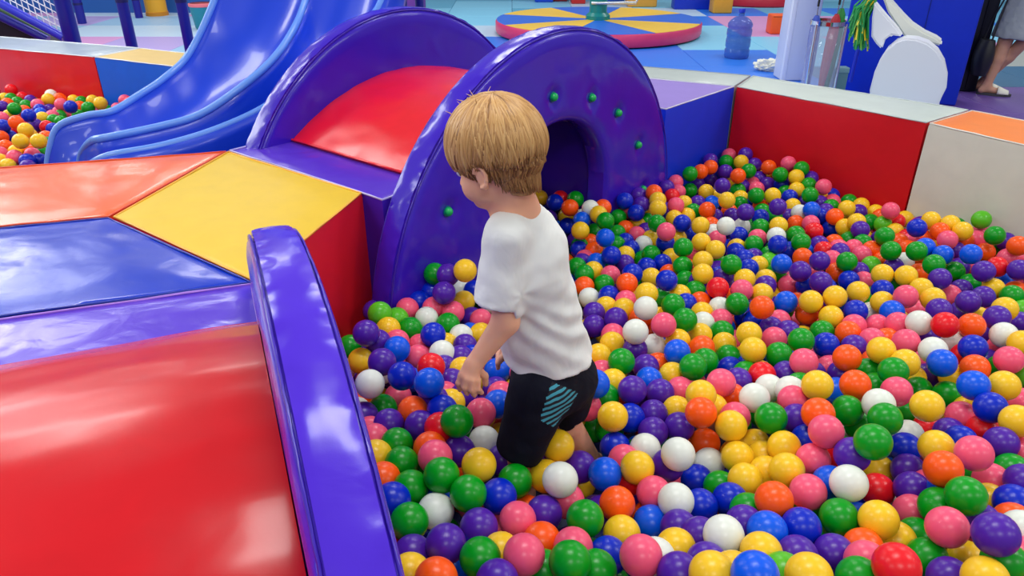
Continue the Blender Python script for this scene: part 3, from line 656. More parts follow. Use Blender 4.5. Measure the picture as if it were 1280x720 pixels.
# small grey-green box and black shoes
p = aty(1051, 95, 6.1); t = thing('small_box', 'small grey-green box standing behind the black sandals', 'box', (p.x, 6.1, 0))
bevel_box('body', (-.06, 0, 0), (.06, .08, .34), plain((86, 128, 140), .5), t, .006); bevel_box('lid', (-.063, -.003, .30), (.063, .083, .345), plain((120, 160, 168), .5), t, .006)
for k, (px, lb_) in enumerate(((1046, 'black sandal with white straps, left one beside the partition'), (1062, 'black sandal with white straps, right one beside the partition'))):
    p = aty(px, 102, 5.9); p.z = 0
    t = thing('sandal', lb_, 'shoe', (p.x, 5.85, .0), .5+.3*k, 'pair of black sandals by the partition')
    V = []; 
    for z in (0, .03):
        for i in range(20):
            a = 2*math.pi*i/20; V.append((.042*math.cos(a)*(1+.15*math.sin(a)), .12*math.sin(a), z+.006*math.cos(a)))
    mesh_obj('sole', V, [tuple(range(20)), tuple(range(20, 40))]+[(i, (i+1) % 20, 20+(i+1) % 20, 20+i) for i in range(20)], plain((18, 18, 22), .5), t)
    for yy, hh in ((.05, .06), (-.01, .07), (-.08, .09)):
        tube('strap', [(.044*math.cos(a), yy, .02+hh*math.sin(a)) for a in [math.pi*i/10 for i in range(11)]], .007, plain((210, 214, 218) if yy < .04 else (30, 30, 34), .4), t, 8)
MAIN_BALLS = 'r665,917,485y853,945,422p881,992,483g108,991,414y509,901,479k23,1016,406k856,1078,414c408,883,502g931,1153,425y476,1024,402k240,995,425y916,1070,330g-61,1025,388w418,1075,396p-130,1062,386y756,1137,375g624,943,424k1037,1306,408c513,1098,384g696,1176,344p636,1058,362g-94,1210,379w363,1240,330g-155,1257,388b592,1122,370g155,1170,346k12,1178,334g830,1068,341k893,1241,295b1088,1214,349g789,1283,459g-212,1138,369o707,1084,351y348,916,467w731,1233,387o557,1191,378c310,1225,279w107,1265,368y-75,1309,372w-165,1202,336k655,1248,348p925,1308,302p-69,1142,350o936,1247,414y234,1161,311y548,1339,301b1224,1542,360g7,1306,327y295,1353,326p772,1319,393b500,1286,289y1004,1384,362y634,1324,344k735,1385,407y112,1421,335w277,1035,377y1038,1509,389c1220,1620,374g906,1451,393w391,1369,353c220,1355,305y665,1429,325g-132,1431,402y1246,1472,371p-198,1068,350o515,1565,227o235,1248,313p1195,1433,334p976,1415,265b196,1093,320b426,1263,292w926,1526,382w508,1488,224y559,1438,286p372,1015,385o750,1470,394k-176,1329,378o-196,1396,349k-82,1580,314o480,1526,356g653,1507,353y553,1501,333k1120,1332,307r870,1347,263k123,1084,354g869,1559,338g-283,1439,327b-29,1241,342y1310,1632,365w341,1495,265o915,1635,366b1000,1487,274b463,1427,222y498,1604,355y794,1594,392k1026,1628,349k126,1278,293c223,1647,360w-72,1514,275g1051,1707,360p-318,1537,312p303,956,422y329,1081,355g-225,1259,350y263,1561,317g1186,1364,309w647,1620,334o-138,953,412c-216,1600,396k712,1368,336w-385,1663,349b-301,1691,356y80,1352,301k577,1694,331k585,1569,309g-258,1350,342p420,1728,274o-260,1579,322p-369,1770,350p381,1409,286p71,1224,309y806,1137,318k326,1295,301r-228,1751,346y933,1464,222p332,1685,314w1239,1851,338b269,1527,244o62,1122,331c1224,1774,344g527,1809,308c971,1263,346p-209,1625,323p-233,1508,328p550,1032,385k1433,1801,337k979,1026,389p388,1122,345y1118,1773,345g917,991,414g1245,1741,257k843,1801,330g323,1842,305g-364,1699,242r1337,1978,351r731,1806,281p813,1834,266w1521,1967,321k1193,1916,327y1081,1842,344o970,1811,337p1551,2059,330y1624,2135,320b1369,1871,334y1525,1890,337y733,1914,300g894,1959,306w382,1972,330k480,2028,322y1081,1269,302w1292,2037,324g1469,1868,265r1385,1919,275c501,1906,297k747,1612,332g700,1196,268o1337,1793,314p446,1586,264p372,1561,267o1438,2003,333b-181,1559,340g814,1911,284g455,1086,327k1213,1618,276p358,1174,315c-346,1895,315p1278,1899,215g1100,1676,242g563,2094,302b-248,1998,303b677,1925,223b984,1978,278p1414,2144,311p405,1879,261y468,2276,303k-332,1770,229w444,2154,313y755,2027,289o831,2157,314y1313,1837,254w-214,1920,285p-434,1895,371k205,1648,284y1435,2225,310p1074,1980,269c1289,2193,277o598,1982,265g691,2003,218y697,2076,221g1602,2537,290k1345,2233,315p166,1409,280g162,1017,364b-256,1197,371k-292,1945,255g-332,2089,271y1265,1669,258g63,1036,343o1093,2072,266y1083,2188,260k846,2047,258p352,2178,258g549,2214,292k1229,2155,244y1116,2258,300y456,1664,261o621,1714,269y532,2030,261b1171,2205,272p1372,2084,240w1411,2019,260b318,1611,275o1110,1912,258y321,2027,252p1562,2230,295l1496,1799,289k1555,2007,249g519,1221,318c723,1291,335y639,1542,242p489,1157,344k1140,2134,256k1263,2098,284r1228,1545,286k1412,1679,277y1033,2251,285c1793,2630,291g784,2266,268g1031,2120,241p978,1837,264w460,2045,233p-230,2219,336g-214,2145,256k-295,2024,246y-214,2047,236y624,2110,236g708,2150,223w729,1735,285p386,1640,266y1293,2273,270o-291,1287,350y1895,2876,285k829,2369,268y1480,2377,270p1749,2467,296p1127,2411,280l-432,2112,316k-202,2216,262b569,2431,276y-193,996,377p1699,2357,247p-174,1786,271k667,1002,402p975,1146,360g914,1197,356o445,2234,226g1811,2369,245y-172,2329,243p-142,2279,204k-361,1987,284y-324,1381,337k271,1863,250g261,1703,277k1144,2014,274y906,2374,250y478,1843,256g589,1904,267p-129,1420,320k928,2234,218c970,2305,254y672,2285,221p734,1540,325y1251,2370,260p-135,1706,279c-45,1865,256p-160,1930,261y-159,2258,401p-204,1863,268p1592,2462,268b1722,2914,283r745,2381,271o2020,2703,294y1396,2502,266y1465,2465,278p1913,2513,279p1087,2508,276g837,2552,283g2003,2828,285l2036,2988,291o427,2449,255k-270,2234,269y-103,2119,233k-357,2211,278y-397,2051,293b1373,2434,234o1813,2895,274r1875,2580,260g1602,2670,286y876,2491,252b460,2539,251y1793,2449,233g1460,2522,224o690,2388,209y623,2426,219p1609,2317,208g1287,2412,205k519,1969,213k976,1911,237o1045,2288,216p880,2172,226y-456,1886,279b360,2427,214p-221,2288,370y750,2634,260g694,2741,270c1057,2622,253c1725,2693,259p1221,2659,248y988,2577,209g1322,2644,252y720,2507,266p964,2503,218g1522,2711,269p-411,1939,313w-287,2163,269o453,1933,233l-384,2148,275p389,1988,254y-22,1079,346b1117,1464,315y1308,1510,287r1123,1601,248w742,2319,224g688,2467,214k726,2233,223k1265,1445,296y545,1635,290k486,1765,257k1447,2324,211r281,1382,263k1286,1977,219g1065,1848,267g1191,1792,238y634,1467,265p-404,1636,262g503,1370,251g1047,1766,270l491,953,425p-47,1787,242b735,1465,317k281,1453,264k1087,2592,176g1210,2841,249b1103,2811,252g356,2549,200y1886,2955,284k1805,2817,270g1556,2845,275y1833,3012,278k2022,2739,224w916,2936,283b400,2708,249b1318,2586,198g684,2676,217k389,2621,204k647,2869,285y834,2768,248c391,2855,263y790,2833,253p-151,2026,245b-325,2278,269k1654,2471,195w1041,1552,264k-190,1727,267g-519,2020,245y397,2297,231w656,2204,227g986,2357,197b657,2907,217y823,2995,260y1005,2726,197y326,2667,201g586,2838,195o1199,2772,212o277,2527,202y296,2959,252w1615,2758,198p823,2581,211b526,3253,278g635,3011,264g1042,2920,204c1687,2762,261w1133,2921,242o265,3170,276y664,3162,276c345,2741,203g283,2604,216k1078,2989,205y384,3068,284p1541,3028,227g406,2993,282c313,3081,250y682,3267,276g1114,3073,220y1008,3275,273p1065,3157,259y1553,3100,235r1342,3040,216b755,3051,248y983,2960,172o1542,2790,187g1245,2992,219p1224,3199,269p723,2555,211c1940,2593,188g1791,2580,188o1640,2678,186g1786,2686,189y1179,3035,244b-284,2325,284p755,2431,212y341,2351,209p829,995,367g567,2468,184g920,1570,279r776,1401,314w765,1681,316b844,2241,214p1134,1534,285g1047,1616,220p656,1785,275k334,2104,239p893,1839,263y292,1775,278o1926,2512,190c1826,2503,187w1017,1092,392p1749,2209,224y612,1381,288p280,2183,227k-375,1564,268p291,2291,218y-148,1841,276o1167,3661,262y1458,3634,265o677,3346,285b575,3208,236o1425,3001,175y1529,3152,188b1016,3053,189b517,2940,174o1504,3217,213b509,3047,162o1309,2685,186p467,2767,184o355,2922,175l1472,2739,190k1746,3197,251w-168,2096,240k780,3311,233g1246,3746,260g926,3692,262p1840,2743,181o1680,2802,195p1885,2871,198w579,2986,175y1763,3146,168o1824,3015,191o1526,2864,204y553,2635,187o930,3303,213p1404,2692,185y763,3244,195k1475,2918,187c1402,3245,236o640,2708,168k1383,3181,194o1338,3241,170b1507,3243,144g304,3040,143b624,2777,182b1132,2534,202g1198,3435,237y1605,3327,212g1500,3691,290y1279,3435,237p1052,3524,256g1465,3442,238w354,3137,285g297,3273,278b1173,3256,194k1401,2900,195p1727,2526,190r1328,2877,195o2017,2874,189g2099,2945,168o1370,3805,261w1374,3307,198w1282,2314,205c923,1738,273y-153,2861,181p-25,1453,264w289,2451,193k987,1342,280w-189,2435,235c401,1802,266b744,1952,217g1118,1399,272p1860,2406,196y1211,1865,231p1584,2118,235y1622,2241,226c-143,2168,205b-126,1972,237y271,1954,253b-138,2389,255k-345,1472,315y1249,3900,260y1442,3561,222b1392,3505,203b706,3348,169o994,3747,256b551,2731,187g1386,3667,266o526,3176,170y850,3443,194o1065,3399,168y991,3583,203p1551,2712,196g1062,2672,192g499,3238,201k1461,3779,290k1561,3528,250k568,3105,170b294,2965,159p1023,2842,179k2013,2950,215p1151,3837,226k1276,3666,189k1464,2817,202b958,2887,184p981,3339,165b1471,3294,186c1008,3515,167p1351,3367,153g563,2888,147g1178,3936,249o1238,3461,168g1565,3409,188y1880,3300,169o1774,3324,170p2107,2896,228y1385,3430,184g1520,3066,161p786,3575,229w1071,3197,173g1222,3385,174b1638,3586,181o1062,3818,257k1607,3496,182g1699,3515,175y590,3237,164g1150,3508,166y1171,3584,170g1178,3661,182p1692,3379,172g1096,2870,177b1414,3700,202g943,3727,159r1818,3252,173p1346,2969,182g705,1864,246k415,2373,222y-167,1656,291o1212,2048,254o1684,2879,201o1685,2956,199o357,3096,137g1711,3285,159r1780,3072,170y136,3404,236b201,3262,267r230,3325,262p1357,3747,185k1284,3769,181b258,3201,173b949,2672,209y1181,3868,155b1235,3540,166o416,3178,273p610,3284,247p1093,3898,154p1292,3978,278g1412,3624,183k783,2877,181y623,3050,175p1315,3549,162y1784,3398,164p292,2789,180b811,3109,172k2064,3011,214k1316,2760,207g882,3374,178y1383,3874,188g380,3168,158y260,3305,182l1737,3216,176k1219,4037,256y673,2838,181w920,3121,175p1478,3524,164p613,3380,257k1754,2986,189g461,2990,173p1518,3352,187y1063,3628,162g264,2717,194p1332,3923,236y482,2857,183g1259,3316,170p1333,3819,194l1065,2776,189k850,3667,225p1220,3726,180k916,3039,177k851,3596,198r801,3503,208b966,2793,196p1078,3894,270y1730,3447,181g1511,3591,236g685,2611,186g866,2805,166r-178,1469,352l1811,2293,225k-107,2223,228b628,2347,224p1476,1943,241o1048,1152,355g869,1170,296p1144,1273,355p911,2105,250g817,1739,289g-271,2334,351k-31,1718,274c-38,1643,297y401,956,425g480,3116,173p1536,3476,182p1552,3677,242p1003,3816,165p1058,3321,175g647,3291,161y838,3308,181o932,3216,172p619,3164,164o1942,2919,222y1570,3558,179p932,3498,174b1198,2910,180p844,2730,174y747,3062,170k2151,2829,182k1390,2614,181p1370,2815,216k544,3300,211b827,2654,184g1532,2964,191k311,2861,164p-27,956,404'
LEFT_BALLS = 'y-3537,5188,308g-3467,5153,315r-3433,5224,307o-3406,5010,314g-3386,5086,305p-3313,5117,310g-3260,4974,310g-3160,4698,356p-3393,4933,312y-3219,4718,307o-3182,4821,310b-2885,4398,388k-3114,4866,340b-3068,4805,322y-3092,4961,355o-3053,5027,344p-3130,5028,310k-2900,4772,366p-3071,4914,295c-3028,4738,314y-2922,4577,327k-2967,4831,299b-2755,4623,386y-2982,5058,324g-2910,5026,323o-2881,4939,310g-2637,4605,383y-2561,4621,410g-2650,4826,313k-2725,4788,310k-2894,4804,290g-2768,4707,310k-2903,4653,320g-2902,4728,301g-2846,4561,316g-2778,4522,318k-3175,4578,327o-2810,4157,410b-2946,4237,367p-2914,4479,310r-2821,4436,310b-2752,4380,310y-2664,3999,410r-2994,4366,310o-2936,4177,318b-2948,4269,296y-2819,4257,310y-2563,3781,410y-2468,3781,410o-2695,4204,310o-2816,4017,310y-2710,3936,306o-2626,3946,310k-2758,3875,314k-2595,3745,334g-2552,3915,302y-2684,3756,310b-2509,3706,326b-2492,3780,306k-2562,3839,318y-2592,3670,311p-2470,3639,314g-2613,4078,310k-2526,4853,371r-2469,4800,372k-2610,4894,309'
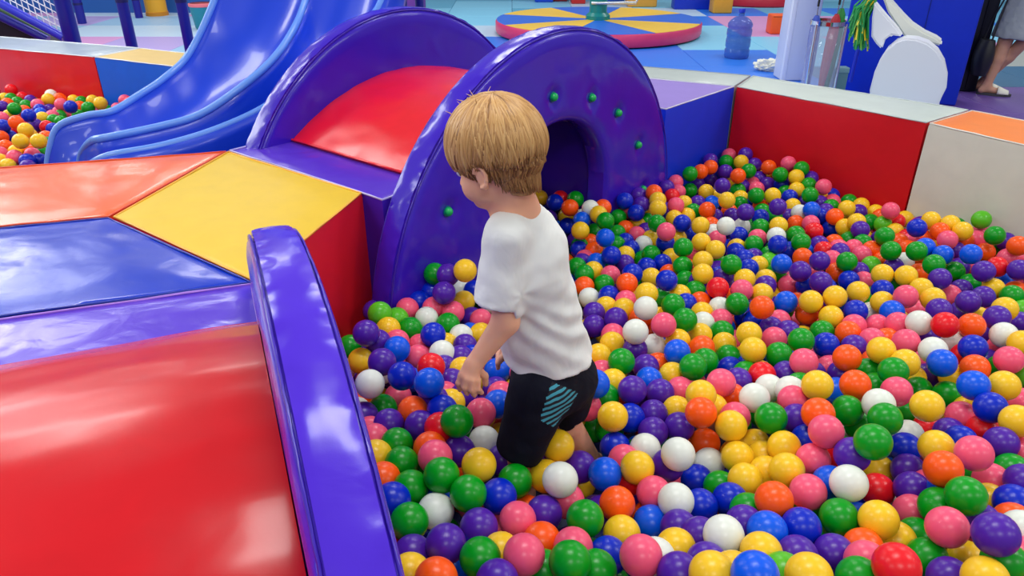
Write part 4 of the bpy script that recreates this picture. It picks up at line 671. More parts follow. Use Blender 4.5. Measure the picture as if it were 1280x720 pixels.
MAIN_FILL = 'w81,602,391b237,600,379p326,603,394p635,597,388p719,604,377p883,604,388g963,596,395c-33,655,374b133,665,381p273,668,367g352,670,360k434,670,373w519,654,379p597,669,386y770,677,382p854,669,345k1011,670,386b1089,668,381g-68,723,350g92,727,348y174,734,377o253,746,385o333,746,379k486,745,383p557,732,349k646,731,375r804,736,339y887,746,384g954,727,342k1051,730,347y1122,743,382g1210,737,383b-108,795,369b-37,809,335g42,800,381y124,802,382k198,807,354l454,815,371y528,812,342g694,798,370o845,808,347p928,806,357c1165,807,363r1255,798,360p-167,865,384b-75,884,383c5,883,372p78,881,333y161,885,382p248,883,369p317,870,326l397,864,346b560,882,364o643,864,365p732,877,373o810,884,375o1053,869,367w1212,865,338p1292,864,378y-126,944,321p197,953,324g358,950,327p454,939,344p607,935,328p689,936,339b920,945,331o1015,954,372g1172,949,370k1245,937,333c1414,931,322k-3,1001,322y734,1002,351y1051,1005,321k1198,1024,371c1293,1018,376p1374,1009,363k-270,1089,320k1077,1083,317p1160,1079,330g1313,1091,351c1407,1086,357y1203,1158,365l1357,1156,357w1455,1145,327p1604,1147,337k1232,1222,310y1331,1226,317p1553,1212,348l1652,1221,346c-163,1284,303o1283,1288,357k1454,1284,357p1522,1290,305c1613,1285,301k1317,1347,294c1394,1369,346c1476,1355,330y1554,1362,344o1648,1349,341w1727,1353,344y1801,1360,295k-401,1420,334o1375,1430,288p1525,1432,307c1679,1435,334b1774,1428,327k-443,1504,325p48,1492,322p1392,1505,336y1570,1491,331y1645,1507,301k1731,1503,337y1810,1502,332o1874,1498,285p15,1566,286g801,1555,281o1439,1555,299k1518,1578,325w1592,1567,295o1684,1572,322r1756,1570,291k1835,1572,309y1916,1565,323k1993,1569,307p43,1631,326p117,1639,283y1569,1639,323b1638,1640,281w1722,1645,314k1796,1641,284o1954,1641,316g2046,1645,328p-486,1700,318y94,1706,320w1527,1694,264b1673,1714,316c2001,1701,296p2084,1697,272o-506,1765,258k32,1783,306l134,1783,306p1721,1767,283p1800,1785,311o1875,1771,294b1957,1780,308k2054,1765,309g2126,1783,269b2197,1778,303k-548,1833,309w-389,1848,267y80,1852,293k164,1852,276y1596,1846,298p1686,1847,309k1762,1847,283b1833,1839,250b1915,1838,277k2010,1842,307b2242,1844,297p43,1915,248o198,1920,241b1553,1902,264y1635,1921,298k1727,1911,252b1888,1916,292g1970,1914,302p2053,1906,295y2126,1924,250p2280,1919,284y6,1988,276o159,1974,292g1692,1973,284b1840,1973,257k1927,1980,258o2003,1979,275g2089,1993,292o2169,1993,286g2332,1979,282y2400,1978,235y50,2063,284b114,2062,237k212,2052,230o1492,2054,228r1653,2053,236y1731,2061,269y1806,2046,230p1969,2060,281k2041,2050,243b2198,2056,241w2286,2063,279g2371,2057,269p-468,2118,239l167,2120,276o1847,2126,262y1920,2121,219b1999,2123,221l2087,2112,273w2165,2130,274r2331,2132,260l44,2182,262g133,2180,212o518,2190,224p1473,2185,235k1877,2197,255p1960,2186,265o2051,2192,260o2135,2185,220y2271,2189,262w2363,2187,211p-480,2254,246b-3,2270,253b73,2260,222c157,2267,259y551,2265,221y1361,2266,201b1923,2268,251k1996,2270,220y2084,2254,215g2174,2258,243c2323,2255,257c2401,2251,262y128,2321,196p198,2339,239b1151,2329,247y1890,2333,196p1962,2339,250k2128,2340,239p2191,2325,197b2272,2328,248k2369,2317,225b-87,2405,187p8,2388,244p74,2406,187y160,2408,226r1118,2407,190b1212,2394,188c1515,2397,199g2009,2393,189g2156,2399,186g2233,2398,235w2327,2394,230g-36,2475,237y453,2471,183o839,2466,187b1174,2463,229l1556,2477,194k2041,2457,243c2213,2479,236c2361,2469,235y-78,2546,240y14,2532,210b172,2538,224g1607,2543,181p2001,2532,238p2094,2543,239y2157,2544,190y2311,2546,236l-32,2605,193y124,2594,197b209,2605,183k2036,2617,183y2206,2610,226g2287,2599,183p15,2679,232c84,2671,196b168,2672,238g1931,2675,200o2158,2675,235k2241,2683,228l-26,2733,189w135,2751,232o2196,2746,198p-80,2812,222c82,2817,218p171,2815,196g403,2817,185y1766,2813,195k-26,2893,216p119,2881,183g-231,2962,227l-152,2942,217r-81,2952,173g85,2961,223o164,2958,227p1611,2942,172p-356,3025,211o-271,3012,178b-127,3032,217o-35,3026,211y53,3017,170p127,3024,197p1633,3020,185g1955,3033,210o-408,3101,225y-317,3086,171k-249,3091,212w-82,3080,169b13,3089,214o155,3099,225w1201,3097,170p1842,3095,223g2004,3093,217y-351,3156,212y-208,3158,207y-117,3170,221y-36,3150,211o53,3162,212k121,3170,171p995,3163,170o1872,3162,193y1970,3154,168y-226,3231,167g-156,3236,207o-76,3232,188b1,3228,216p173,3221,204w328,3218,211o-271,3288,219p-39,3297,214y50,3305,211o-164,3367,200p-67,3376,215y83,3363,166b173,3362,176p-116,3445,207c-41,3437,169k46,3425,201b681,3443,214p760,3447,159w-82,3512,164g4,3506,196p1529,3635,172y1482,3708,151b1446,3784,197k1286,3910,166g1255,3988,203k1473,1020,368w1514,1072,318p1596,1770,282p-439,1993,248w-32,2124,273b36,2113,222w-73,2324,236o87,2468,234o718,2737,181y1875,2955,190o601,3361,160r-48,662,290k52,665,306p204,660,323b289,656,287y438,655,271y514,667,289c606,677,303k682,661,325p767,660,293k923,654,314o1003,668,309b1092,674,301l1,744,295b160,724,291k325,728,288p401,735,327w731,735,288c893,732,279c1131,739,279p-116,810,289c125,797,298b213,794,266k284,803,303k361,806,294c453,804,294y608,795,322c687,804,279k770,802,315y1006,802,318r1092,810,325o1172,813,282p1312,801,266c-1,873,295y153,883,303r248,883,280y574,875,282r799,870,277k877,884,293p973,882,302g1045,878,265k1205,885,263p1370,872,283y-194,931,274k-30,951,262y454,953,259l754,948,295g1003,949,266p1089,950,269y1313,954,284p-160,1016,277l78,1002,257l155,1006,287k251,1003,295l414,1011,303w569,1015,302p713,1005,257w887,1015,265o1205,1010,282o1358,1019,287g1441,1003,293c-119,1085,307g44,1092,255g132,1080,258p292,1091,267k373,1077,264o523,1070,267p609,1080,279y692,1090,264o1012,1083,272r1242,1091,300k1402,1093,260r-235,1151,283y-150,1150,270g167,1158,250k483,1144,262k969,1161,284y1118,1159,283k1202,1145,257y1290,1162,292p1533,1158,272b-194,1226,253k-32,1224,266o595,1224,284g1158,1224,258y1403,1232,287w1639,1219,246c-312,1295,267k-86,1280,281l636,1299,263g727,1286,255y1215,1294,289b1277,1289,242p1356,1286,245w1454,1281,241w1693,1279,280c-352,1361,259k-196,1354,258o-115,1350,239k133,1348,233w694,1363,237l1407,1364,261g1485,1354,248p1649,1370,266y-326,1436,231g-228,1434,261o-156,1423,230b798,1416,233p1210,1423,230c1450,1436,266y1594,1437,247g1689,1435,241o1843,1426,273g1916,1433,245g-427,1490,246p45,1500,235k125,1498,224b757,1506,226g845,1495,258k1094,1497,228p1400,1500,248c1473,1503,222o1797,1499,236k1963,1501,262k-228,1556,247g-148,1556,262c-70,1567,215y89,1574,234p1192,1568,218c1277,1574,230g1532,1574,234k1681,1561,240w1845,1562,228w1995,1567,214l-288,1638,238y-188,1641,209g271,1643,208o608,1643,232l768,1637,237l851,1642,259w924,1624,208y1323,1641,209c1401,1627,217l1474,1628,256g1723,1642,212p1882,1637,264g2049,1635,234y-85,1702,213c13,1710,209k94,1702,231y170,1699,205g718,1703,212c805,1705,214g970,1711,206p1449,1715,204b1606,1704,229k1691,1716,227y1848,1708,251g1918,1714,206y2009,1708,219y2171,1710,227o-444,1785,209b116,1780,230k213,1764,238g598,1782,220b850,1770,219w1334,1781,199k1558,1768,204y1812,1779,205c-308,1848,236y2,1840,198p86,1841,192o326,1835,200g1124,1831,195p1434,1843,200k1522,1854,189p1609,1832,199y1999,1839,216p2091,1842,228k2232,1855,213w-523,1913,227k-446,1907,192p-366,1903,215b-199,1903,185y-114,1914,182b120,1904,236k280,1905,182y837,1922,184o1405,1919,187y1648,1904,220w1799,1924,212k1881,1922,207b1959,1924,191b2049,1912,207b2290,1915,181c2372,1910,194l-388,1978,181p-245,1975,198k-68,1989,174y89,1993,212w245,1986,185y329,1970,185y882,1990,199p1034,1976,198k1119,1985,197k1214,1978,179y1453,1984,179g1597,1989,175b1692,1987,203p2014,1993,186g2173,1978,201p-522,2046,167g-114,2060,164p-25,2046,216y48,2057,163o288,2060,180p374,2050,186b531,2048,184w611,2052,176y766,2060,181c931,2053,165p1074,2053,167k1158,2062,193p1251,2054,175p1328,2047,165p1734,2061,186y1885,2046,220o2121,2042,223l2274,2052,197p2365,2049,185g-468,2117,157l-317,2109,181k-234,2127,169c-68,2131,155p171,2119,170p410,2129,200b494,2129,176c882,2123,160w1285,2128,185o1431,2129,189o1518,2127,188l1692,2124,161y1839,2117,167g2091,2113,186y2234,2116,173y2333,2124,164p-431,2201,191r-346,2196,195g-206,2198,149k-32,2199,192w41,2181,161g202,2190,168y372,2196,169p593,2189,181b683,2200,148k770,2202,156y1008,2202,172c1086,2185,176y1174,2189,173p1637,2185,153p1718,2199,149p1873,2192,173o1974,2200,188w2043,2185,149c2197,2196,148g2286,2184,183c-227,2259,198y-76,2256,150y161,2258,163y239,2259,162y335,2261,147o494,2249,164w889,2258,143o1120,2262,183p1450,2251,168w1531,2262,174l1772,2262,162o1933,2248,141g2158,2270,139y2236,2267,169k2318,2268,178k2410,2263,178p-198,2338,150k-35,2331,158y39,2335,186y280,2325,133k448,2340,148y534,2336,173c605,2328,132c769,2317,142b846,2335,175k1089,2333,155g1244,2333,140b1329,2336,143y1480,2318,135p1653,2321,137k1964,2333,154o2272,2338,170p2371,2329,141o-154,2409,124y169,2396,148r324,2404,130k402,2407,143y489,2402,176k555,2405,133b634,2408,139b728,2391,125p881,2403,166g1435,2406,182w1594,2391,163k1753,2392,147l2084,2399,151p2330,2399,136g2405,2408,174g-120,2478,171w-35,2469,147g127,2465,144p767,2465,139p998,2459,151o1081,2471,162k1156,2466,133p1242,2478,164p1326,2478,162k1478,2474,148b1724,2473,129y1968,2475,121b2196,2474,158o2291,2470,165w2368,2475,133k159,2545,147g240,2548,125y322,2531,130b471,2536,127p565,2541,151p646,2529,142y814,2539,123y882,2542,164k972,2546,122k1114,2543,121o1201,2546,168k1512,2541,121b1853,2546,122y2092,2546,146p2254,2534,124y37,2612,153p357,2601,126c602,2617,120y754,2607,144w922,2607,143b1243,2603,136g1332,2599,123g1493,2614,160y1645,2611,143r2202,2595,145b94,2665,117k171,2673,146b252,2667,129p407,2667,134g484,2666,150p879,2669,117p959,2687,120k1130,2673,151p1524,2685,121k1853,2685,120g2010,2668,127w2157,2683,140p2235,2673,148p51,2745,161k212,2738,135g373,2738,125o1073,2743,115w1165,2746,127k1249,2752,151p1405,2732,115p1648,2750,125y1971,2749,147l2050,2747,145k-86,2816,143o15,2825,153c92,2820,125o245,2814,121g712,2804,113k970,2820,112y1117,2813,122y1370,2814,115k1519,2819,114p1680,2821,114r1843,2817,147k1925,2811,157k2073,2822,167k-40,2878,121r51,2889,112k196,2887,154p678,2885,119b852,2879,144c1163,2881,116r1242,2880,115g1324,2894,119l1571,2894,118k1807,2888,161p1967,2877,116o2114,2882,118y-230,2944,132o10,2943,158b90,2959,121o394,2960,111p724,2957,117g801,2959,160o887,2943,116g1054,2950,131b1191,2958,108c1273,2943,163c1446,2956,112p1676,2960,113o1766,2942,118p1924,2947,121k2011,2942,114o-195,3021,166b-120,3019,127y-26,3033,108g206,3027,147p837,3029,137c999,3016,109g1174,3031,131g1329,3017,112r1566,3013,120o1962,3028,112y2053,3013,133p-389,3091,141y-231,3102,112y-156,3100,150y82,3088,151l639,3093,105p874,3101,110b972,3089,114p1120,3093,144b1276,3090,152o1365,3094,154y1434,3098,110k1597,3092,145b1682,3095,128y1839,3087,107b-268,3163,143y-106,3151,109k38,3169,131p192,3162,124p293,3151,121b447,3157,114p685,3168,104k775,3151,104r1174,3157,123p1321,3149,105p1884,3159,112c-166,3236,117w-73,3236,107g312,3241,130g814,3221,135y884,3237,106k975,3229,105g1113,3237,111p1213,3239,109k1435,3231,103l1598,3223,154y1673,3238,101b-198,3306,140b-43,3309,125y46,3286,133c207,3286,128y759,3308,127l930,3308,108g1153,3309,140p1482,3309,107o1559,3292,112p-159,3377,97g812,3374,127b1046,3364,98b1443,3371,140y1531,3370,107p-120,3446,123y33,3435,118y681,3442,136p834,3447,104g926,3436,124y1007,3439,117p1153,3434,96k1329,3442,120p1551,3446,97y1640,3429,138y1720,3439,96p731,3515,126p894,3511,106p1289,3513,97g839,3583,118w1010,3572,111b1392,3587,108p1479,3580,92o975,3645,122b1120,3650,104k1291,3636,111g1011,3712,91b1086,3724,139g1241,3723,102p1333,3712,93o1047,3793,102y1130,3795,90p1289,3785,87g1367,3793,123c1195,3913,88o1237,3983,108y373,884,264p-305,1210,292g803,1215,288o34,1280,257p210,1300,239w-441,1708,226c-236,1776,221b2074,1763,208c200,1849,198b772,1853,198k926,1839,191y1731,1842,199w1894,1845,194k562,1904,185k-390,2063,208k1014,2125,160w1370,2197,160y46,2258,144b1236,2255,162y1612,2458,125p2094,2474,179g1397,2532,156y1035,2600,118r1761,2616,118c760,2681,116g1763,2755,121g398,2872,120y1432,2879,115r-327,3010,108w438,3080,108l1517,3162,103b119,3224,112p521,3239,101o1364,3295,114p-29,3498,96y1089,3497,107g1400,3505,124k1650,3495,95k1592,3577,101w1321,3917,92k363,674,244k831,676,245p1164,668,251k-81,742,263w81,730,252g152,741,216o239,738,214g478,740,237c562,730,263c647,741,226k961,730,230o1049,741,247p1277,744,211o-42,799,216b40,814,250o279,811,209p441,807,207k608,807,239k758,797,205w838,807,225o996,806,225k1078,810,206g-152,873,244g-66,873,246o159,872,214b484,866,249y653,881,247y729,869,235p1133,884,221y1290,883,245o-123,944,198l35,935,220y131,945,226p210,953,238b357,947,220y530,933,252w608,954,246r693,948,202b831,954,242y928,948,233b1401,943,235p-149,1022,196o-87,1007,247b-5,1015,222b167,1013,204y248,1013,198o399,1016,208b484,1017,211p575,1023,220b792,1013,199k1039,1023,217w1200,1004,197w1280,1002,202y1453,1008,212r1532,1009,216k-200,1085,242g210,1092,234y761,1089,214o835,1076,234l933,1081,233y1094,1075,194c1173,1078,216k1253,1090,200k1335,1087,206y1476,1085,232o1556,1083,249o-247,1156,188r-153,1147,190b-75,1146,235w5,1150,215y86,1141,212w334,1155,237k551,1156,215p639,1156,235o718,1151,193p872,1161,210b962,1158,205k1047,1157,233k1361,1156,232g1454,1153,201k1596,1160,188p-107,1212,198y54,1228,188p131,1230,209k275,1230,198y372,1216,205y515,1224,226g675,1228,195w774,1209,207p1080,1226,209w1252,1209,233y1397,1226,196k1554,1228,239g1730,1219,222l-307,1279,180p-234,1287,217g-161,1281,190p-71,1282,189o321,1299,222y413,1284,214c570,1301,217k731,1286,175c804,1281,233p884,1288,210o957,1301,177b1128,1286,191k1521,1293,196y1602,1280,205y1685,1295,178p-349,1350,170o-187,1360,169b-38,1368,224p205,1362,181y358,1369,210c611,1367,203b835,1366,187w923,1370,206l1083,1366,204b1235,1350,210y1334,1358,210c1565,1369,211k1637,1365,172g1723,1358,224r1799,1355,203p-398,1438,179y-238,1417,181y172,1433,204p323,1432,163b563,1439,200p649,1433,183y1114,1429,165p1291,1423,221g1366,1434,185c1515,1425,163y1763,1439,185k-282,1493,194c-199,1502,193y-116,1505,182g195,1506,160k446,1493,159o614,1500,161g840,1489,165c995,1501,180y1156,1497,181y1234,1498,204y1322,1507,207b1409,1498,159b1563,1503,213r1648,1489,188w1873,1495,192b1964,1499,170g-467,1578,207y-399,1571,156g-319,1562,202y-241,1565,153g-157,1571,177y-2,1554,161b94,1570,156g330,1557,196g410,1560,197l729,1574,197k874,1575,160y951,1566,154y1123,1576,167c1362,1573,152b1605,1559,163p1768,1576,209p1913,1563,166y-41,1626,162y42,1645,175c352,1630,150y451,1644,181o523,1647,148b764,1644,152p1254,1647,165p1473,1637,166b1553,1624,170o1650,1632,176p1797,1645,168r1960,1643,190y2134,1647,201p-467,1707,144y-385,1694,162g-306,1700,182k-228,1695,170g237,1706,164k324,1709,191o397,1709,139w559,1711,192g645,1705,183y875,1697,179o1033,1713,141y1129,1706,172k1353,1705,163w1521,1706,167y1605,1693,144y1695,1712,142p2094,1708,148k-511,1781,133b-357,1766,144k-267,1776,143b-190,1784,134k-117,1767,179k-36,1785,140p45,1777,175w128,1785,146k209,1778,148k433,1770,189k605,1769,134y771,1773,186p1086,1775,146y1233,1764,175k1412,1774,164p1652,1774,169b1879,1782,151b1972,1769,176g2130,1783,149p2272,1783,153y-396,1853,154p-85,1854,129p244,1853,126p402,1848,167y489,1851,177g651,1832,176p722,1842,136w876,1844,131k1040,1839,171b1213,1846,149p1373,1838,141k1832,1844,126p2322,1842,177g-519,1906,123b-284,1903,167k-40,1920,142k38,1923,139c124,1913,145p209,1924,147g359,1921,122k439,1909,136c685,1923,145p925,1918,174g993,1918,127y1071,1913,170l1174,1922,142k1252,1922,119k1494,1901,131o1654,1901,128b2034,1907,127g2134,1911,140p-485,1973,151k-312,1989,150k-168,1992,159k161,1978,111p494,1974,119b571,1979,137y801,1991,166c1122,1991,112p1529,1987,128l1753,1970,143r1840,1989,165y1913,1979,119w2091,1991,155k2166,1987,120p2254,1972,137w2328,1989,119o2411,1982,147y-440,2052,113k-353,2058,134y-40,2061,126w123,2056,138b195,2059,102p375,2049,104o450,2055,156y691,2055,124p840,2051,125p995,2044,110y1411,2050,156p1555,2058,156y1635,2060,148g1796,2050,135w1955,2054,149g2051,2052,119w2287,2058,107c-396,2125,120g-155,2113,119p4,2123,105g85,2126,96c312,2129,139p414,2127,120k563,2112,144y733,2121,143l804,2118,94r956,2116,105k1128,2129,118y1208,2109,138c1358,2128,106b1532,2118,103k1756,2117,110p1926,2123,125o2170,2128,114c2394,2123,111y-357,2192,112y-112,2190,127k-38,2192,98b125,2189,119g359,2196,85g449,2201,118p524,2193,90o612,2198,104c852,2190,123y929,2197,109p1084,2189,91p1254,2179,124y1493,2184,140y1568,2200,112k1793,2189,117y1973,2183,87b2284,2194,92y-487,2264,130p-309,2271,129g-226,2270,121b-153,2271,87p156,2260,81o564,2270,80p711,2249,82o800,2259,80p1046,2260,119p1130,2261,90c1291,2255,101g1440,2249,85o1682,2251,91p1764,2259,84w1844,2267,130y2013,2253,124p2405,2271,79k-45,2324,80p42,2336,106p118,2340,72o203,2332,114g370,2323,98g679,2333,96p849,2332,84l1002,2320,90w1089,2334,75r1172,2339,94k1393,2331,85l1552,2336,114k1728,2330,90y1887,2333,102y1972,2326,71o2048,2332,114w2126,2328,72k2207,2319,72p11,2401,75p254,2410,88g483,2400,98o813,2398,111k952,2405,106k1049,2403,119y1117,2407,66p1213,2404,67b1282,2407,115l1442,2395,92k1605,2392,72y1847,2402,105p1923,2392,64o2166,2387,107o2242,2397,74c2405,2387,90k-116,2469,90y374,2475,110k527,2470,85b689,2459,112p851,2476,90y1331,2472,79g1797,2478,104k1886,2478,88k2047,2462,110l2119,2475,83p2204,2477,80r-79,2546,105b-5,2541,61y89,2534,100y175,2526,66b402,2541,76o729,2540,110o1045,2528,83g1208,2547,68p1274,2524,108w1445,2531,81o1606,2536,81y1686,2538,105y1753,2537,60y1924,2548,79o2013,2543,103k2169,2545,60y2326,2542,97p129,2598,77p274,2611,79l455,2609,105p694,2617,92r833,2595,60o1095,2601,68w1170,2609,108p1406,2596,63k1567,2607,102y2133,2609,111k2281,2608,80y157,2680,62p333,2685,80p565,2684,101y1047,2673,90g1202,2677,62y1276,2676,98b1361,2663,87k1439,2686,54p1612,2686,78g1764,2674,65o1932,2685,100b2094,2664,64b2243,2679,61p53,2745,81p206,2746,56y441,2752,53o600,2750,75y686,2749,62w764,2739,56y839,2733,88k931,2740,63p1313,2748,99k1871,2748,73w2053,2743,66p2215,2741,111o-76,2807,57y169,2818,93k326,2813,93g485,2814,99p565,2819,65o812,2814,96y1039,2807,69b1192,2821,62p1290,2812,55y1434,2803,66p1598,2809,92b1774,2807,51y2014,2814,92g2094,2820,70y-206,2891,76y-120,2876,72y128,2888,101p277,2882,96p356,2888,53o445,2877,58b765,2875,105o849,2883,50w929,2891,75p1081,2894,72y1487,2882,50k1652,2879,67y1794,2884,55g1872,2873,95y2052,2888,63o-78,2946,71k14,2942,58o241,2954,102k480,2953,97p567,2943,88y652,2958,71o1287,2941,67k1362,2953,83k1611,2955,68p-192,3029,75y38,3029,48p200,3019,45l281,3028,70y452,3013,52c593,3013,59y768,3019,90y929,3010,54y1087,3023,87k1173,3020,50o1247,3020,90g1412,3018,77c1492,3020,76b1646,3029,88b1792,3012,94p1878,3018,87p2039,3015,54b-404,3090,57l-313,3098,90w-157,3097,59y-72,3084,51y89,3090,59b554,3086,88b724,3087,79k805,3096,43y1040,3083,68c1281,3090,62c1365,3090,44r1597,3093,48o1679,3088,45o1761,3086,65y1915,3101,61g1993,3096,86p-350,3155,49y-33,3167,85p52,3158,55y209,3171,48k363,3151,76o534,3164,88y604,3160,50o851,3162,61l996,3161,59b1082,3148,87b1251,3164,58o1565,3167,42k1717,3158,90p1813,3165,67y-311,3219,99c-228,3223,65p-5,3236,43w318,3231,40r646,3226,47p1045,3232,66g1368,3239,54p1517,3238,58p1603,3235,50y1921,3237,82w-194,3295,62b-106,3299,60b125,3309,92b208,3301,37p596,3292,91p678,3290,86y774,3288,46w848,3300,71o995,3303,59k1074,3301,44p1159,3309,51y1245,3305,68k1727,3305,70o11,3371,57y648,3356,59y811,3376,49w1279,3374,78l1367,3377,73c1597,3358,46k1835,3360,90c-106,3431,37w676,3445,55k931,3431,35y1091,3426,34p1247,3441,46b1412,3433,37o-78,3509,36o728,3517,38p802,3516,75g1124,3508,32o1196,3517,88y1374,3509,44c1531,3516,52k912,3565,33p1073,3569,51p1170,3575,31p1314,3585,36g1632,3581,30y872,3642,75y966,3646,39o1212,3654,65y1362,3654,40y1434,3652,84o1532,3647,78p922,3718,75y1074,3706,46y1151,3725,49g1486,3716,72l1361,3792,42k1448,3789,79p1087,3854,52k1253,3862,78o1131,3925,39y1401,872,203k-80,1070,198y436,1143,195o487,1367,169k1445,1362,177b1000,1424,166y603,1575,180y-34,1701,140p2196,1700,154p319,1780,139p963,1766,139r1966,1835,132p-401,1924,117w1367,1924,117b278,1980,115b912,1994,114k1653,1992,116p-232,2057,129p-472,2190,90r249,2201,91l2400,2200,115y1713,2403,64l1516,2477,73r2317,2460,70y602,2525,60y924,2530,59l954,2611,62g1291,2597,57g1855,2609,65b1134,2738,52r1694,2734,63y761,2952,47o1010,2957,59b202,3094,76g1167,3102,65c1433,3165,41r1156,3223,45w1795,3239,45w1720,3376,38y74,3428,47l1010,3498,64g1003,3783,27r1192,4001,24'
